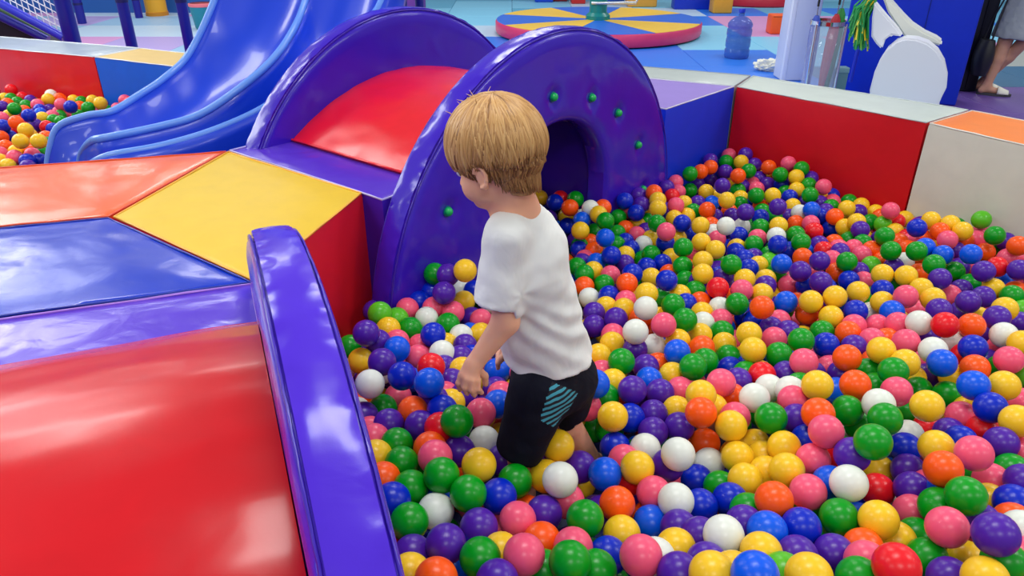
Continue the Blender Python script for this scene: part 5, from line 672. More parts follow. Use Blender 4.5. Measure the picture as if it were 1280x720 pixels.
LEFT_FILL = 'k-3042,2979,337p-2950,2972,350k-2873,2974,316p-2731,2966,350c-2643,2962,344o-2569,2967,304k-2477,2978,345b-2390,2978,349p-2327,2977,298p-2232,2965,339y-2070,2963,352w-1989,2980,345o-3087,3045,341b-2829,3032,353b-2749,3037,310k-2508,3043,312k-2429,3044,316c-2271,3038,353o-2210,3037,298p-2108,3032,342p-1890,3039,336y-3032,3109,347y-2880,3097,339p-2806,3110,295c-2714,3105,353y-2635,3103,336l-2554,3102,353c-2316,3103,345c-2237,3112,354c-2163,3097,325g-2087,3119,350b-1988,3117,345p-1829,3118,352p-1757,3108,320y-3244,3179,305b-3170,3167,338g-3083,3174,351b-3000,3176,321k-2844,3167,350w-2758,3187,351g-2685,3189,299c-2602,3172,351l-2526,3167,305o-2436,3173,348w-2353,3183,343p-2269,3168,297k-2118,3180,304c-1955,3179,302o-1880,3186,353g-1793,3188,346k-3292,3241,312p-3201,3258,342p-3124,3236,320c-3047,3254,338y-2953,3237,352y-2886,3244,306o-2794,3256,353l-2644,3252,351y-2570,3255,318p-2487,3239,338k-2327,3246,301r-2230,3239,351y-2071,3251,338p-1910,3256,320g-1836,3244,296p-1680,3247,344p-1593,3248,353p-3315,3314,336y-3162,3326,352k-3084,3318,297p-2994,3304,296p-2916,3327,336w-2838,3324,346g-2762,3310,303y-2672,3326,352p-2514,3327,351p-2432,3312,346g-2361,3328,299p-2288,3319,340p-2200,3306,316y-2130,3314,348k-2037,3327,352y-1958,3321,349c-1869,3325,351p-1723,3321,354w-1634,3324,349b-3369,3382,353r-3198,3392,315k-3050,3379,349y-2960,3388,302l-2796,3380,310g-2725,3393,344r-2630,3384,319p-2476,3386,305y-2237,3382,341y-2075,3375,299l-1841,3383,305l-1754,3397,344b-1689,3375,296o-1589,3394,353k-1513,3386,318w-3483,3454,295y-3405,3451,351w-3324,3460,344y-3248,3444,351k-3171,3466,340o-3084,3457,346g-2994,3463,342g-2845,3462,341g-2750,3458,298p-2591,3460,341k-2431,3456,308g-2350,3460,296g-2210,3463,338k-2129,3448,340y-2046,3460,355p-1959,3459,354g-1877,3457,341b-1645,3445,322p-1470,3466,342g-3510,3533,354c-3436,3526,327l-3270,3528,339c-3122,3535,349k-3047,3524,326w-2957,3532,336p-2723,3516,346c-2630,3517,298o-2148,3517,307g-1988,3533,340o-1848,3522,302p-1767,3526,345k-1689,3513,342p-1609,3523,354o-1515,3531,340y-3551,3584,311o-3235,3603,336b-3091,3590,303l-2993,3598,313y-2834,3591,344y-2762,3594,312o-2687,3589,349p-2271,3602,343y-2195,3599,320y-2040,3599,338k-1886,3604,350c-1792,3599,327g-1638,3590,316k-1551,3594,304b-1405,3594,344g-3593,3668,341w-3510,3665,347k-3435,3651,323b-3191,3671,352y-3047,3650,347o-2874,3657,322w-2714,3669,354o-2319,3653,302g-2230,3671,347p-2152,3660,353g-1998,3660,309l-1917,3669,296y-1673,3661,352y-1606,3672,312k-1511,3657,340r-1445,3659,295k-3632,3732,306o-3471,3721,298k-3392,3736,346w-3310,3728,339b-3232,3731,304k-3150,3740,355y-3070,3729,354b-3003,3740,308y-2919,3724,354b-2840,3728,349r-2766,3721,319y-2360,3726,348r-2206,3731,296k-2112,3726,339p-1877,3725,339c-1791,3722,346b-1560,3725,349b-1478,3743,339l-1391,3727,337y-3748,3801,339y-3592,3800,347w-3513,3790,353p-3440,3810,317g-3349,3794,318w-3126,3808,322c-3041,3810,345l-2963,3798,350k-2874,3792,317k-2796,3804,350b-2398,3799,331p-2312,3809,338r-2234,3794,344o-2171,3807,298o-2004,3793,344l-1916,3791,310y-1833,3800,341g-1685,3802,349y-1602,3791,336r-1526,3801,296k-1439,3794,297g-1357,3793,298w-3809,3869,350y-3717,3876,352g-3649,3865,315k-3567,3881,337y-3473,3877,338b-3393,3877,335y-3248,3869,354k-3170,3878,338p-2992,3879,348r-2924,3859,301c-2834,3873,352y-2440,3875,316p-2284,3875,299g-2197,3864,354p-2120,3879,354p-2049,3879,319b-1958,3882,353p-1872,3872,353o-1728,3868,344y-1641,3869,337c-1558,3875,337g-1469,3865,351g-1407,3868,301o-1324,3859,354g-3837,3937,321k-3748,3948,336p-3671,3942,353k-3592,3943,298k-3442,3939,303b-3360,3940,303l-3272,3940,332b-3124,3947,342y-3045,3941,352y-2963,3943,312g-2888,3942,336p-2409,3943,351o-2310,3940,342k-2232,3942,339k-2009,3944,347o-1924,3936,297k-1842,3937,297y-1771,3945,350k-1672,3935,309p-1518,3936,301c-1445,3943,344g-1353,3940,345p-3892,3999,353k-3709,4010,304g-3564,4015,351g-3481,4020,346w-3404,4014,329k-3246,4007,297l-3155,4012,309o-2991,4013,352o-2669,4017,300k-2442,4001,305k-2361,4007,354y-2269,4006,305k-2131,4009,353g-2049,4013,337k-1955,4006,352l-1870,4015,345b-1791,4010,308y-1552,4004,335p-1476,4016,319o-1399,4000,317o-1313,4008,352o-4009,4074,303p-3920,4089,342k-3845,4066,347k-3754,4070,348k-3676,4069,352b-3589,4081,302y-3349,4066,300g-3274,4076,344p-3045,4069,343k-2952,4083,346p-2482,4087,341c-2388,4081,341p-2242,4074,353w-2166,4088,355o-1997,4075,352k-1920,4085,338p-1842,4088,340k-1755,4089,350k-1673,4077,354g-1595,4083,354g-1446,4081,351y-1290,4087,341k-3873,4144,297b-3800,4135,346y-3712,4157,347c-3634,4151,319p-3549,4152,336k-3476,4159,296k-3394,4156,343p-3313,4137,316y-3241,4155,341b-3158,4148,354k-3091,4154,301o-2428,4142,306y-2275,4135,319b-2115,4146,339b-2030,4137,307c-1720,4151,305b-1640,4145,332b-1560,4143,311b-1472,4142,305p-1397,4157,346b-4071,4226,336w-3920,4228,354k-3838,4214,338g-3755,4225,347p-3592,4223,337y-3443,4222,343k-3276,4226,343y-3124,4228,340g-3030,4217,340w-2569,4218,341y-2486,4212,336y-2401,4215,340k-2317,4228,345g-2250,4212,306b-2154,4227,336o-2075,4220,340o-1998,4215,327y-1848,4214,342o-1768,4207,341c-1593,4225,337k-4113,4293,354p-4039,4296,316y-3959,4287,315g-3881,4285,296p-3796,4274,299l-3629,4290,311k-3318,4294,345o-3242,4293,303b-3076,4296,349k-2607,4294,324b-2523,4275,302k-2447,4298,344k-2359,4285,312o-2199,4284,299k-2052,4289,296l-1949,4282,341p-1876,4286,310k-1791,4282,346g-1717,4296,319k-4157,4351,313g-4080,4362,336o-3992,4367,339y-3912,4359,347o-3829,4346,348w-3761,4350,299g-3682,4350,347p-3610,4365,321y-3510,4350,352k-3443,4356,295k-3371,4364,345w-3202,4351,337p-3126,4350,319k-2400,4351,307o-2321,4359,339p-2238,4358,336o-2156,4344,339w-2071,4353,350y-2010,4367,304y-1841,4343,352p-1771,4366,314p-4123,4435,338p-4036,4418,298k-3949,4424,308g-3798,4425,346k-3729,4429,300p-3552,4432,336k-3408,4430,315k-3327,4420,303o-3230,4414,299k-2591,4429,316p-2443,4429,338o-2124,4420,345o-2044,4425,342w-1872,4418,351p-4009,4493,351b-3920,4494,339g-3836,4500,339o-3681,4504,348p-3589,4494,298g-3515,4501,349k-3350,4498,354y-3268,4492,352p-3203,4493,296k-3032,4488,307c-2486,4489,305o-2323,4499,339o-2248,4504,295l-2150,4494,350p-2090,4486,301w-1995,4492,345l-1911,4502,340g-4116,4560,353w-4039,4554,307w-3957,4566,349k-3796,4573,348k-3633,4560,296g-3483,4565,299k-3398,4574,355y-3331,4560,297k-2999,4563,312p-2514,4573,308b-2369,4553,297k-2277,4574,346y-2205,4567,316p-2117,4565,347p-2032,4569,354y-4149,4637,343g-4072,4633,352k-3993,4635,350k-3911,4630,344y-3765,4632,297y-3687,4644,345p-3599,4634,351y-3512,4635,353b-3442,4639,316p-3279,4620,339c-2396,4620,344y-2330,4621,303k-2154,4636,337g-4126,4701,296p-4031,4703,341c-3959,4711,311b-3809,4709,340k-3631,4709,350y-3553,4706,337y-3320,4706,338b-2433,4691,316p-2359,4697,345y-2283,4710,355y-4085,4762,347p-4002,4774,351k-3850,4781,351p-3768,4781,348p-3669,4778,340k-3446,4774,339g-3362,4781,347g-2393,4764,322y-4111,4835,347o-4035,4847,336g-3958,4846,350p-3805,4831,298b-3711,4843,352o-3552,4836,350b-3483,4831,301p-4154,4915,350o-4084,4911,297p-4002,4916,300o-3841,4905,350g-3762,4915,340c-3682,4914,330y-3591,4900,323o-3517,4913,350y-2964,4909,295p-2712,4909,341p-4117,4987,347o-4043,4982,309k-3962,4982,345y-3877,4990,346k-3721,4979,309y-3560,4985,344c-4156,5052,327k-4004,5057,351p-3918,5044,300k-3764,5055,348w-3678,5036,343k-3606,5036,304y-3516,5051,341o-3210,5047,300p-4113,5112,297b-3950,5115,336p-3873,5115,323w-3730,5114,305b-3635,5111,336w-3163,5120,347c-4002,5198,351p-3914,5176,297c-3835,5195,344b-3757,5193,354p-3685,5178,318k-3636,5250,347o-2958,3039,313w-3152,3098,296y-1671,3175,313k-1520,3316,354y-1960,3391,302g-2271,3526,318y-3359,3598,343o-3329,3655,298b-1730,3667,300k-4003,4157,343p-2570,4143,303r-1474,4222,353p-1612,4295,299g-2516,4347,352g-2687,4490,301k-2650,4566,297y-2803,4970,343r-3516,5254,354p-3043,2971,233p-2965,2963,260y-2797,2980,278p-2719,2975,262y-2635,2965,261b-2469,2979,264b-2389,2971,247p-2245,2974,239k-2157,2961,290y-2086,2973,255p-1923,2975,286o-3071,3042,256b-2909,3041,251r-2605,3039,285c-2127,3049,255y-2034,3050,291r-1968,3043,249p-1889,3030,233g-3205,3106,234c-2967,3116,276g-2726,3119,262b-2651,3102,233l-2561,3101,258y-2403,3096,249p-2228,3108,262y-2069,3114,254o-1911,3114,286b-1832,3113,274b-3154,3181,249p-2913,3178,257p-2610,3166,262w-2442,3183,264y-2358,3167,259g-2200,3187,259g-1875,3181,267y-1716,3185,246o-3201,3253,259o-3032,3257,234k-2794,3248,253p-2649,3248,241g-2478,3255,248o-2412,3258,289k-2071,3239,238p-1990,3245,282y-1919,3241,240p-1591,3246,267k-3315,3313,244o-3168,3326,264w-2922,3312,254b-2835,3312,235b-2670,3315,275b-2269,3305,263p-2127,3311,262o-2033,3321,260p-1890,3314,255r-1797,3316,283p-1722,3315,248c-1552,3308,239p-3358,3385,263y-3268,3378,280y-3111,3393,286c-3031,3395,262k-2891,3385,253o-2719,3373,247p-2548,3380,257w-2393,3396,274b-2237,3377,251l-2165,3376,284k-1603,3381,261y-1512,3381,234p-3410,3462,238g-3318,3456,238p-3243,3453,264p-3152,3461,238b-3069,3463,248c-2925,3466,277r-2844,3457,252k-2683,3447,239k-2594,3463,244y-2283,3449,253k-2193,3450,250p-2051,3453,274p-1965,3464,273p-1875,3448,256b-1725,3458,281g-1651,3457,237y-1562,3451,291w-1474,3462,264o-3524,3534,255p-3362,3515,292k-3199,3522,278p-2969,3526,251o-2882,3526,237p-2714,3521,242p-2557,3530,270g-2482,3519,243k-2395,3534,259c-2245,3523,244k-1928,3532,253w-1750,3523,240b-1609,3529,271o-1527,3533,240y-3473,3602,254k-3393,3589,266g-3319,3604,236y-3154,3596,235y-2914,3599,282k-2843,3604,242r-2687,3595,265k-2443,3604,244b-2121,3602,281p-2040,3592,238b-1730,3602,244k-1479,3596,260y-1400,3592,261o-3670,3668,277b-3595,3667,255y-3212,3671,237o-3120,3663,282k-3034,3660,254b-2960,3665,292c-2798,3667,272w-2720,3670,262y-2631,3671,237p-2237,3670,255y-2070,3669,260p-1832,3663,277p-1681,3666,235k-1528,3664,252k-3729,3735,285o-3391,3728,258y-3308,3724,261c-3070,3740,266b-2910,3741,255b-2512,3729,243k-2430,3720,259p-2351,3741,254g-2119,3728,246o-2043,3738,289k-1959,3740,253w-1793,3734,264w-1650,3743,279p-1560,3740,237c-1473,3732,255b-1390,3739,249y-3759,3797,243w-3673,3803,255o-3510,3811,261w-3353,3797,236k-3205,3789,254p-3127,3799,244o-2801,3812,265y-2642,3808,259b-2390,3809,246g-2247,3798,235y-1850,3792,264k-1748,3799,293y-3799,3859,270o-3479,3880,234o-3329,3870,270y-3230,3863,263y-3076,3866,278g-2691,3880,237y-2592,3867,245y-2363,3876,280p-2198,3865,249p-2108,3871,236k-1955,3862,264b-1880,3882,237k-1792,3869,290c-1728,3878,242o-1632,3864,242g-1548,3868,259b-1310,3882,279y-3912,3950,261o-3752,3931,254g-3514,3947,266g-3279,3943,237c-3196,3943,288k-3122,3943,263k-3036,3942,273k-2889,3928,249k-2794,3942,246y-2479,3946,243w-2329,3944,259k-2242,3928,260k-1999,3945,258g-1598,3941,288k-1433,3932,265r-1358,3950,250w-3948,4017,289b-3806,3998,277o-3638,4013,256y-3397,4005,239y-3008,4018,253p-2929,4005,275y-2851,4011,236k-2755,4016,252o-2589,4008,237k-2190,4019,291p-2121,4009,235p-1966,4016,273o-1871,4008,253k-1724,4007,257b-1646,4015,293y-1561,4012,238w-3927,4090,260y-3850,4089,243p-3762,4075,261o-3523,4073,256w-3288,4071,253p-3212,4083,275y-3129,4069,244k-2951,4087,257k-2642,4076,237k-2480,4089,260w-2400,4069,249p-2318,4086,276o-2249,4069,234p-2169,4075,236y-2086,4077,283p-2002,4085,234w-1510,4078,266o-1368,4080,284g-1291,4068,262y-4049,4153,277c-3812,4157,235w-3632,4145,237c-3402,4141,266k-2844,4137,263p-2753,4144,270y-2204,4150,278y-1971,4155,255l-1882,4158,285k-1790,4155,255k-1639,4146,253y-1391,4159,263b-4078,4227,255k-3916,4214,254b-3762,4222,240o-3671,4212,288y-3515,4212,243g-3432,4213,247o-3281,4223,256p-3205,4220,279y-3132,4206,244k-3051,4220,262o-2963,4208,239y-2800,4211,235b-2719,4228,237p-2641,4215,251p-2471,4215,258w-2326,4212,259r-2151,4224,253y-2069,4218,258y-1916,4226,258o-1589,4211,250y-3551,4281,292p-3485,4295,236g-3158,4281,268k-3005,4295,244p-2842,4294,235p-2758,4297,276k-2673,4287,274k-2594,4282,246o-2280,4296,280y-1961,4296,259p-1792,4282,263k-4071,4359,234o-3910,4344,235g-3690,4354,241k-3368,4355,260o-3280,4343,235w-3193,4352,255r-2889,4356,284y-2709,4358,243y-2632,4360,275c-2480,4350,277k-2172,4350,239c-2080,4346,237b-1852,4350,258y-1682,4348,264r-4129,4422,251y-3804,4435,263y-3643,4413,267y-3565,4429,259p-3468,4432,258g-3165,4423,234o-3071,4431,270w-2926,4433,247o-2516,4430,260y-2353,4414,274k-2269,4421,292b-2121,4434,250y-2034,4423,247p-1875,4428,274c-1807,4425,234g-4090,4501,283y-3989,4504,266o-3757,4503,283o-3682,4496,260y-3348,4499,249g-2873,4503,248c-2314,4490,235p-1921,4492,250g-3886,4569,289o-3792,4573,251p-3565,4571,235p-3406,4562,263y-3245,4566,276g-3165,4561,248p-3087,4570,292r-2919,4571,248y-2754,4563,241c-2598,4565,237y-2292,4565,263r-2117,4562,254p-2035,4569,263p-4153,4643,235y-3992,4635,259g-3835,4640,239g-3670,4642,264k-3589,4642,273k-3362,4639,278p-3129,4630,237w-3029,4642,275o-2805,4629,263k-2725,4641,254l-2634,4637,247y-2565,4644,288b-2483,4633,269p-2388,4642,253k-2237,4623,267y-2159,4632,258g-4042,4708,261b-3879,4700,281w-3491,4698,281p-3323,4709,236p-3085,4708,241c-2684,4711,253k-2513,4700,235o-2286,4691,255p-4002,4770,234p-3928,4780,279y-3835,4781,243c-3751,4767,257b-3603,4774,286p-3527,4776,265p-3437,4770,245p-3281,4776,278c-3207,4779,238p-3126,4777,260o-2967,4779,236y-2795,4777,260o-2562,4768,261p-2484,4767,286w-2400,4777,242g-4120,4845,260k-4030,4843,249y-3879,4846,279k-3719,4850,264k-3640,4830,241c-3563,4846,264p-3405,4836,278p-3091,4845,237y-2671,4830,235y-2521,4846,285k-3918,4906,239k-3517,4907,235o-3274,4906,255p-3189,4919,266k-2807,4909,278b-2717,4905,236y-4117,4969,250g-3955,4982,256c-3811,4970,282r-3649,4977,264k-3474,4989,276y-3318,4985,248p-3083,4972,245o-3002,4985,290k-4157,5049,247p-3998,5059,260b-3838,5058,273o-3764,5049,249y-3527,5040,241o-3035,5046,252r-4051,5125,249g-3628,5122,254p-3482,5118,243p-3243,5107,260y-3995,5198,255b-3849,5197,251w-3771,5178,255p-3682,5179,236l-3352,5198,282b-3555,5247,252b-2316,3037,242y-2003,3181,235y-2323,3595,241w-1828,3586,256g-2996,3804,254k-2039,3812,263y-3603,3870,236k-2470,3863,242y-3191,4016,236p-1432,4010,236p-1809,4068,243p-1527,4159,234g-1487,4226,275r-4149,4288,256k-3354,4276,270g-2405,4278,241p-3908,4425,235k-3877,4505,234g-2432,4482,249c-2188,4484,234p-4154,4574,277k-3032,4552,235g-2958,4697,247k-3405,4910,234p-3165,5056,236y-3922,5112,247'
# ================================================================ BALLS
BC_ = dict(g=(0,150,26), l=(88,188,34), p=(78,30,160), b=(0,38,188), c=(0,88,226), r=(234,24,36), o=(255,90,16), k=(242,88,122), y=(244,196,36), w=(226,230,220))
BN = dict(g='green', l='lime green', p='purple', b='dark blue', c='bright blue', r='red', o='orange', k='pink', y='yellow', w='white')
def ballmat(k):
    m, nt, b = nodes('ball_'+BN[k].replace(' ', '_')); b.inputs['Base Color'].default_value = lin(BC_[k]); b.inputs['Roughness'].default_value = .30
    b.inputs['Specular IOR Level'].default_value = .36; b.inputs['Subsurface Weight'].default_value = .06; b.inputs['Subsurface Radius'].default_value = (.02, .02, .02); b.inputs['Subsurface Scale'].default_value = .3
    n = noise(nt, 45, 3); bump(nt, b, n.outputs[0], .05, .004); return m
BM_ = {k: ballmat(k) for k in BC_}; KEYS = list(BC_)
def unpack(s): return [(a, int(x)/1000, int(y)/1000, int(z)/1000) for a, x, y, z in re.findall(r'([a-z])(-?\d+),(-?\d+),(-?\d+)', s)]
def ball_mesh(k, sub=4, r=.04):
    bm = bmesh.new(); bmesh.ops.create_icosphere(bm, subdivisions=sub, radius=r)
    for v in bm.verts:                                      # moulding seam and small injection dimple
        z = v.co.z/r; s_ = 1-.0035*math.exp(-(z/.05)**2)-.012*math.exp(-((1-z)/.012)**2); v.co *= s_
    me = bpy.data.meshes.new('plastic_ball'); bm.to_mesh(me); bm.free(); me.materials.append(BM_[k]); me.polygons.foreach_set('use_smooth', [True]*len(me.polygons)); return me
BME = {k: ball_mesh(k) for k in BC_}
main = unpack(MAIN_BALLS); left = unpack(LEFT_BALLS)
def zone(x, y):
    if y > 600: v = 'at the very front' if y > 660 else 'near the front'
    elif y > 480: v = 'in the middle'
    elif y > 380: v = 'farther back'
    else: v = 'at the back'
    if x < 545: return 'close to the purple edge', v
    if x < 760: return 'around the boy', v
    if x < 960: return 'right of the boy', v
    if x < 1130: return 'well right of the boy', v
    return 'at the far right', v
def make_balls(items, group, where):
    P_ = [(proj((x, y, z)), k) for k, x, y, z in items]; n = len(items); used = {}
    def nb(i, dx, dy):
        best = None; (x, y, t_), _ = P_[i]
        for j in range(n):
            if j == i: continue
            (a, b, c), kk = P_[j]; vx, vy = a-x, b-y; d_ = math.hypot(vx, vy)
            if d_ < 2.6*F*.04/t_ and (vx*dx+vy*dy) > .72*d_ and (best is None or d_ < best[0]): best = (d_, kk)
        return best[1] if best else None
    info = []
    for i, (k, x, y, z) in enumerate(items):
        N_ = [nb(i, -1, 0), nb(i, 1, 0), nb(i, 0, -1), nb(i, 0, 1)]; wz = where(P_[i][0][0], P_[i][0][1])
        def ph(sel, N_=N_):
            w_ = ['left', 'right', 'above', 'below']; d_ = [(BN[N_[s]].split()[-1] if N_[s] not in ('b', 'c') else 'blue', w_[s]) for s in sel if N_[s]]
            return ', '.join(a+' '+b for a, b in d_)
        info.append((k, wz, ph))
    def lab(i, mode):
        k, (h_, v_), ph = info[i]
        if mode == 0: return BN[k]+' ball '+v_+', '+h_
        sel = ((0, 1), (2, 3), (0, 2), (1, 3), (0, 1, 2), (0, 2, 3), (1, 2, 3), (0, 1, 2, 3))[mode-1]
        s_ = BN[k]+' ball '+(v_ if mode < 5 else '')+' '+h_; s_ = s_.replace('  ', ' ')
        q_ = ph(sel); return s_+('; '+q_ if q_ else '')
    chosen = [None]*n; todo = list(range(n))
    for mode in range(9):
        cnt = {}
        for i in range(n):
            cnt.setdefault(lab(i, mode), []).append(i)
        for i in list(todo):
            l_ = lab(i, mode)
            if len(cnt[l_]) == 1 and len(l_.replace(';', '').split()) <= 16: chosen[i] = l_; todo.remove(i)
    for i in todo: chosen[i] = lab(i, 7)
    for i, (k, x, y, z) in enumerate(items):
        o = bpy.data.objects.new('plastic_ball', BME[k]); COL.objects.link(o); o.location = (x, y, z)
        rr = random.Random(i*7+1); o.rotation_euler = (rr.uniform(0, 6), rr.uniform(0, 6), rr.uniform(0, 6)); tag(o, chosen[i], 'ball', group)
    return len(todo)
NIND = 300
print('shared labels', make_balls(main[:NIND], 'loose plastic balls in the near ball pit', zone))
print('shared labels', make_balls(left, 'loose plastic balls in the far left ball pit', lambda x, y: (('against the red padded wall' if y < 132 and x < 125 else 'next to the slide' if x > 60 else 'at the left edge' if x < 25 else 'mid pit'), 'in the far left pit')))
def ball_heap(name, items, label, group):
    bm = bmesh.new(); bmesh.ops.create_icosphere(bm, subdivisions=3, radius=.04); v0 = np.array([v.co[:] for v in bm.verts]); f0 = np.array([[v.index for v in f.verts] for f in bm.faces]); bm.free()
    C = np.array([i[1:] for i in items]); V = (v0[None]+C[:, None]).reshape(-1, 3); Q = (f0[None]+(np.arange(len(C))*len(v0))[:, None, None]).reshape(-1, 3)
    o = np_mesh(name, V, Q, [BM_[k] for k in KEYS]); mi = np.repeat([KEYS.index(i[0]) for i in items], len(f0)).astype(np.int32)
    o.data.polygons.foreach_set('material_index', mi); tag(o, label, 'balls', group, 'stuff')
ball_heap('plastic_balls', main[NIND:]+unpack(MAIN_FILL), 'mass of smaller-looking mixed colour balls filling the near ball pit', 'loose plastic balls in the near ball pit')
ball_heap('plastic_balls', unpack(LEFT_FILL), 'mixed colour balls filling the far left pit under the visible ones', 'loose plastic balls in the far left ball pit')
# ================================================================ PEOPLE
def nrm(v): v = np.array(v, float); return v/np.linalg.norm(v)
def skin_mat(rgb, name='skin'):
    m, nt, b = nodes(name); b.inputs['Roughness'].default_value = .46; b.inputs['Specular IOR Level'].default_value = .35
    b.inputs['Subsurface Weight'].default_value = .18; b.inputs['Subsurface Radius'].default_value = (1, .35, .2); b.inputs['Subsurface Scale'].default_value = .008
    n = noise(nt, 14, 3); r = nt.nodes.new('ShaderNodeMix'); r.data_type = 'RGBA'; c = lin(rgb)
    r.inputs[6].default_value = (c[0]*.92, c[1]*.82, c[2]*.80, 1); r.inputs[7].default_value = (min(1, c[0]*1.05), c[1]*1.08, c[2]*1.08, 1)
    L(nt, n.outputs[0], r.inputs[0]); L(nt, r.outputs[2], b.inputs['Base Color'])
    n2 = noise(nt, 260, 2); bump(nt, b, n2.outputs[0], .08, .001); return m
# ---------------------------------------------------------------- the boy
YB = 1.42
def J(px, py, dy=0): return np.array(aty(px, py, YB+dy)[:])
Hc = J(618, 188, .01)
yaw, pit = math.radians(30), math.radians(20)
hf = np.array([-math.cos(yaw)*math.cos(pit), math.sin(yaw)*math.cos(pit), -math.sin(pit)])
hs = np.array([-math.sin(yaw), -math.cos(yaw), 0.]); hu = np.cross(hf, hs); 
if hu[2] < 0: hu = -hu
FR = np.stack([hf, hs, hu])
def Hd(f, s, u): return Hc+hf*f+hs*s+hu*u
boy = thing('person', 'small fair-haired boy in white t-shirt and dark shorts walking through the balls', 'person', (float(J(675, 600)[0]), YB, .03))
skin = skin_mat((238, 178, 146))
bodyF = Field((-.32, 1.12, .02), (.30, 1.76, 1.24), .0036)
B = bodyF
# head
B.ell(Hd(-.006, 0, .012), (.089, .073, .083), FR, .01)
B.ell(Hd(.034, 0, -.045), (.052, .052, .058), FR, .02)
for s in (-1, 1): B.ell(Hd(.046, .030*s, -.060), (.030, .026, .028), FR, .018)
B.ell(Hd(.058, 0, -.094), (.022, .024, .017), FR, .018)                 # chin
B.ell(Hd(.066, 0, .020), (.022, .046, .030), FR, .02)                   # forehead
B.cone(Hd(.082, 0, -.022), Hd(.098, 0, -.050), .006, .0085, .010)       # nose
for s in (-1, 1): B.ell(Hd(.092, .008*s, -.053), (.007, .006, .006), FR, .006)
for s in (-1, 1): B.ell(Hd(.083, .030*s, -.022), (.012, .015, .010), FR, .008, 'sub')   # eye sockets
for s in (-1, 1): B.ell(Hd(.074, .030*s, -.015), (.012, .016, .006), FR, .008)          # lids
B.cone(Hd(.084, -.013, -.073), Hd(.084, .013, -.073), .0045, .0045, .005); B.cone(Hd(.082, -.011, -.080), Hd(.082, .011, -.080), .005, .005, .005)
for s in (-1, 1):                                                       # ears
    B.ell(Hd(-.004, .073*s, -.036), (.013, .006, .020), FR, .004)
    pts = [(-.003+.014*math.cos(a)+.002*math.sin(a), .078+.003*math.sin(a), -.033+.021*math.sin(a)) for a in np.radians([-60, -130, -180, -225, -270, -310, -350])]
    pts = [(-.004-.014*math.sin(a)*1.0, .079, -.034+.021*math.cos(a)) for a in np.radians(np.linspace(-60, 200, 10))]
    for i in range(9): B.cone(Hd(pts[i][0], pts[i][1]*s, pts[i][2]), Hd(pts[i+1][0], pts[i+1][1]*s, pts[i+1][2]), .0035, .0035, .003)
    B.ell(Hd(-.003, .070*s, -.055), (.007, .007, .007), FR, .004)
    B.ell(Hd(-.001, .084*s, -.036), (.007, .006, .011), FR, .003, 'sub')
# neck, trunk
neck0 = Hd(-.030, 0, -.060); neck1 = J(645, 267, .02)
B.cone(neck0, neck1, .037, .042, .03)
chest = J(660, 325, .03); belly = J(672, 402, .05); pelv = J(690, 478, .06)
sf = nrm([-math.cos(math.radians(24)), math.sin(math.radians(24)), 0]); sp = nrm(chest-pelv); ss = nrm(np.cross(sp, sf))
if ss[1] > 0: ss = -ss
sf2 = nrm(np.cross(ss, sp)); sf2 = sf2 if sf2 @ sf > 0 else -sf2
TR = np.stack([sf2, ss, sp])
B.ell(chest, (.066, .090, .105), TR, .03); B.ell(belly, (.074, .082, .10), TR, .03); B.ell(pelv, (.070, .082, .075), TR, .03)
shL = J(634, 296, -.045); elL = J(632, 402, -.075); wrL = J(592, 456, -.105)
shR = J(668, 286, .12); elR = J(655, 385, .18); wrR = J(650, 425, .13)
B.cone(neck1, shL, .040, .034, .03); B.cone(neck1, shR, .040, .034, .03)
B.cone(shL, elL, .034, .028, .015); B.cone(elL, wrL, .0285, .0185, .012)
B.cone(shR, elR, .034, .027, .015); B.cone(elR, wrR, .027, .019, .012)
# legs
hipL = J(672, 492, .0); knL = J(652, 556, -.03); anL = J(656, 640, .0)
hipR = J(706, 484, .10); knR = J(706, 528, .11); anR = J(741, 576, .17)
B.cone(hipL, knL, .062, .041, .02); B.cone(knL, anL, .039, .026, .015)
B.ell(knL+np.array([-.008, 0, 0]), (.037, .036, .036), None, .015)
B.cone(hipR, knR, .062, .040, .02); B.cone(knR, anR, .040, .024, .015)
anL = np.array([anL[0], anL[1], max(anL[2], .10)])
B.cone(anL, anL+np.array([-.085, .02, -.032]), .024, .018, .012); B.cone(anL, anL+np.array([.022, 0, -.028]), .024, .020, .01)
heelR = anR+np.array([.012, .01, -.01]); toeR = anR+np.array([-.075, .02, -.10])
B.cone(anR, heelR, .022, .020, .01); B.cone(heelR, toeR, .022, .017, .012)
for k in range(5): B.cone(anL+np.array([-.085, .02-.016+.009*k, -.036]), anL+np.array([-.112+.004*k, .02-.020+.011*k, -.040]), .0075, .0065, .003)
# hands: palm, four fingers, thumb
def hand(wr, palm_end, tips, thumb, pr=.0145):
    B.cone(wr, palm_end, .0175, .019, .010)
    across = nrm(tips[-1][0]-tips[0][0])
    for a in (-.6, .6): B.cone(wr+across*.005*a, palm_end+across*.014*a, .013, pr, .006)
    for (k0, m, t_) in tips: B.cone(k0, m, .0078, .0070, .004); B.cone(m, t_, .0070, .0058, .002)
    B.cone(thumb[0], thumb[1], .0105, .0085, .006); B.cone(thumb[1], thumb[2], .0085, .0068, .003)
pe = J(586, 470, -.115)
tips = []
for (a, b_, c_, dy) in (((577,470),(573,479),(575,487),-.118), ((583,474),(580,484),(584,492),-.128), ((590,476),(589,487),(593,494),-.128), ((597,475),(597,486),(602,491),-.120)):
    tips.append((J(a[0], a[1], dy), J(b_[0], b_[1], dy-.004), J(c_[0], c_[1], dy+.008)))
hand(wrL, pe, tips, (J(596, 462, -.09), J(606, 470, -.075), J(607, 480, -.07)))
peR = wrR+np.array([-.03, .0, -.03]); tR = []
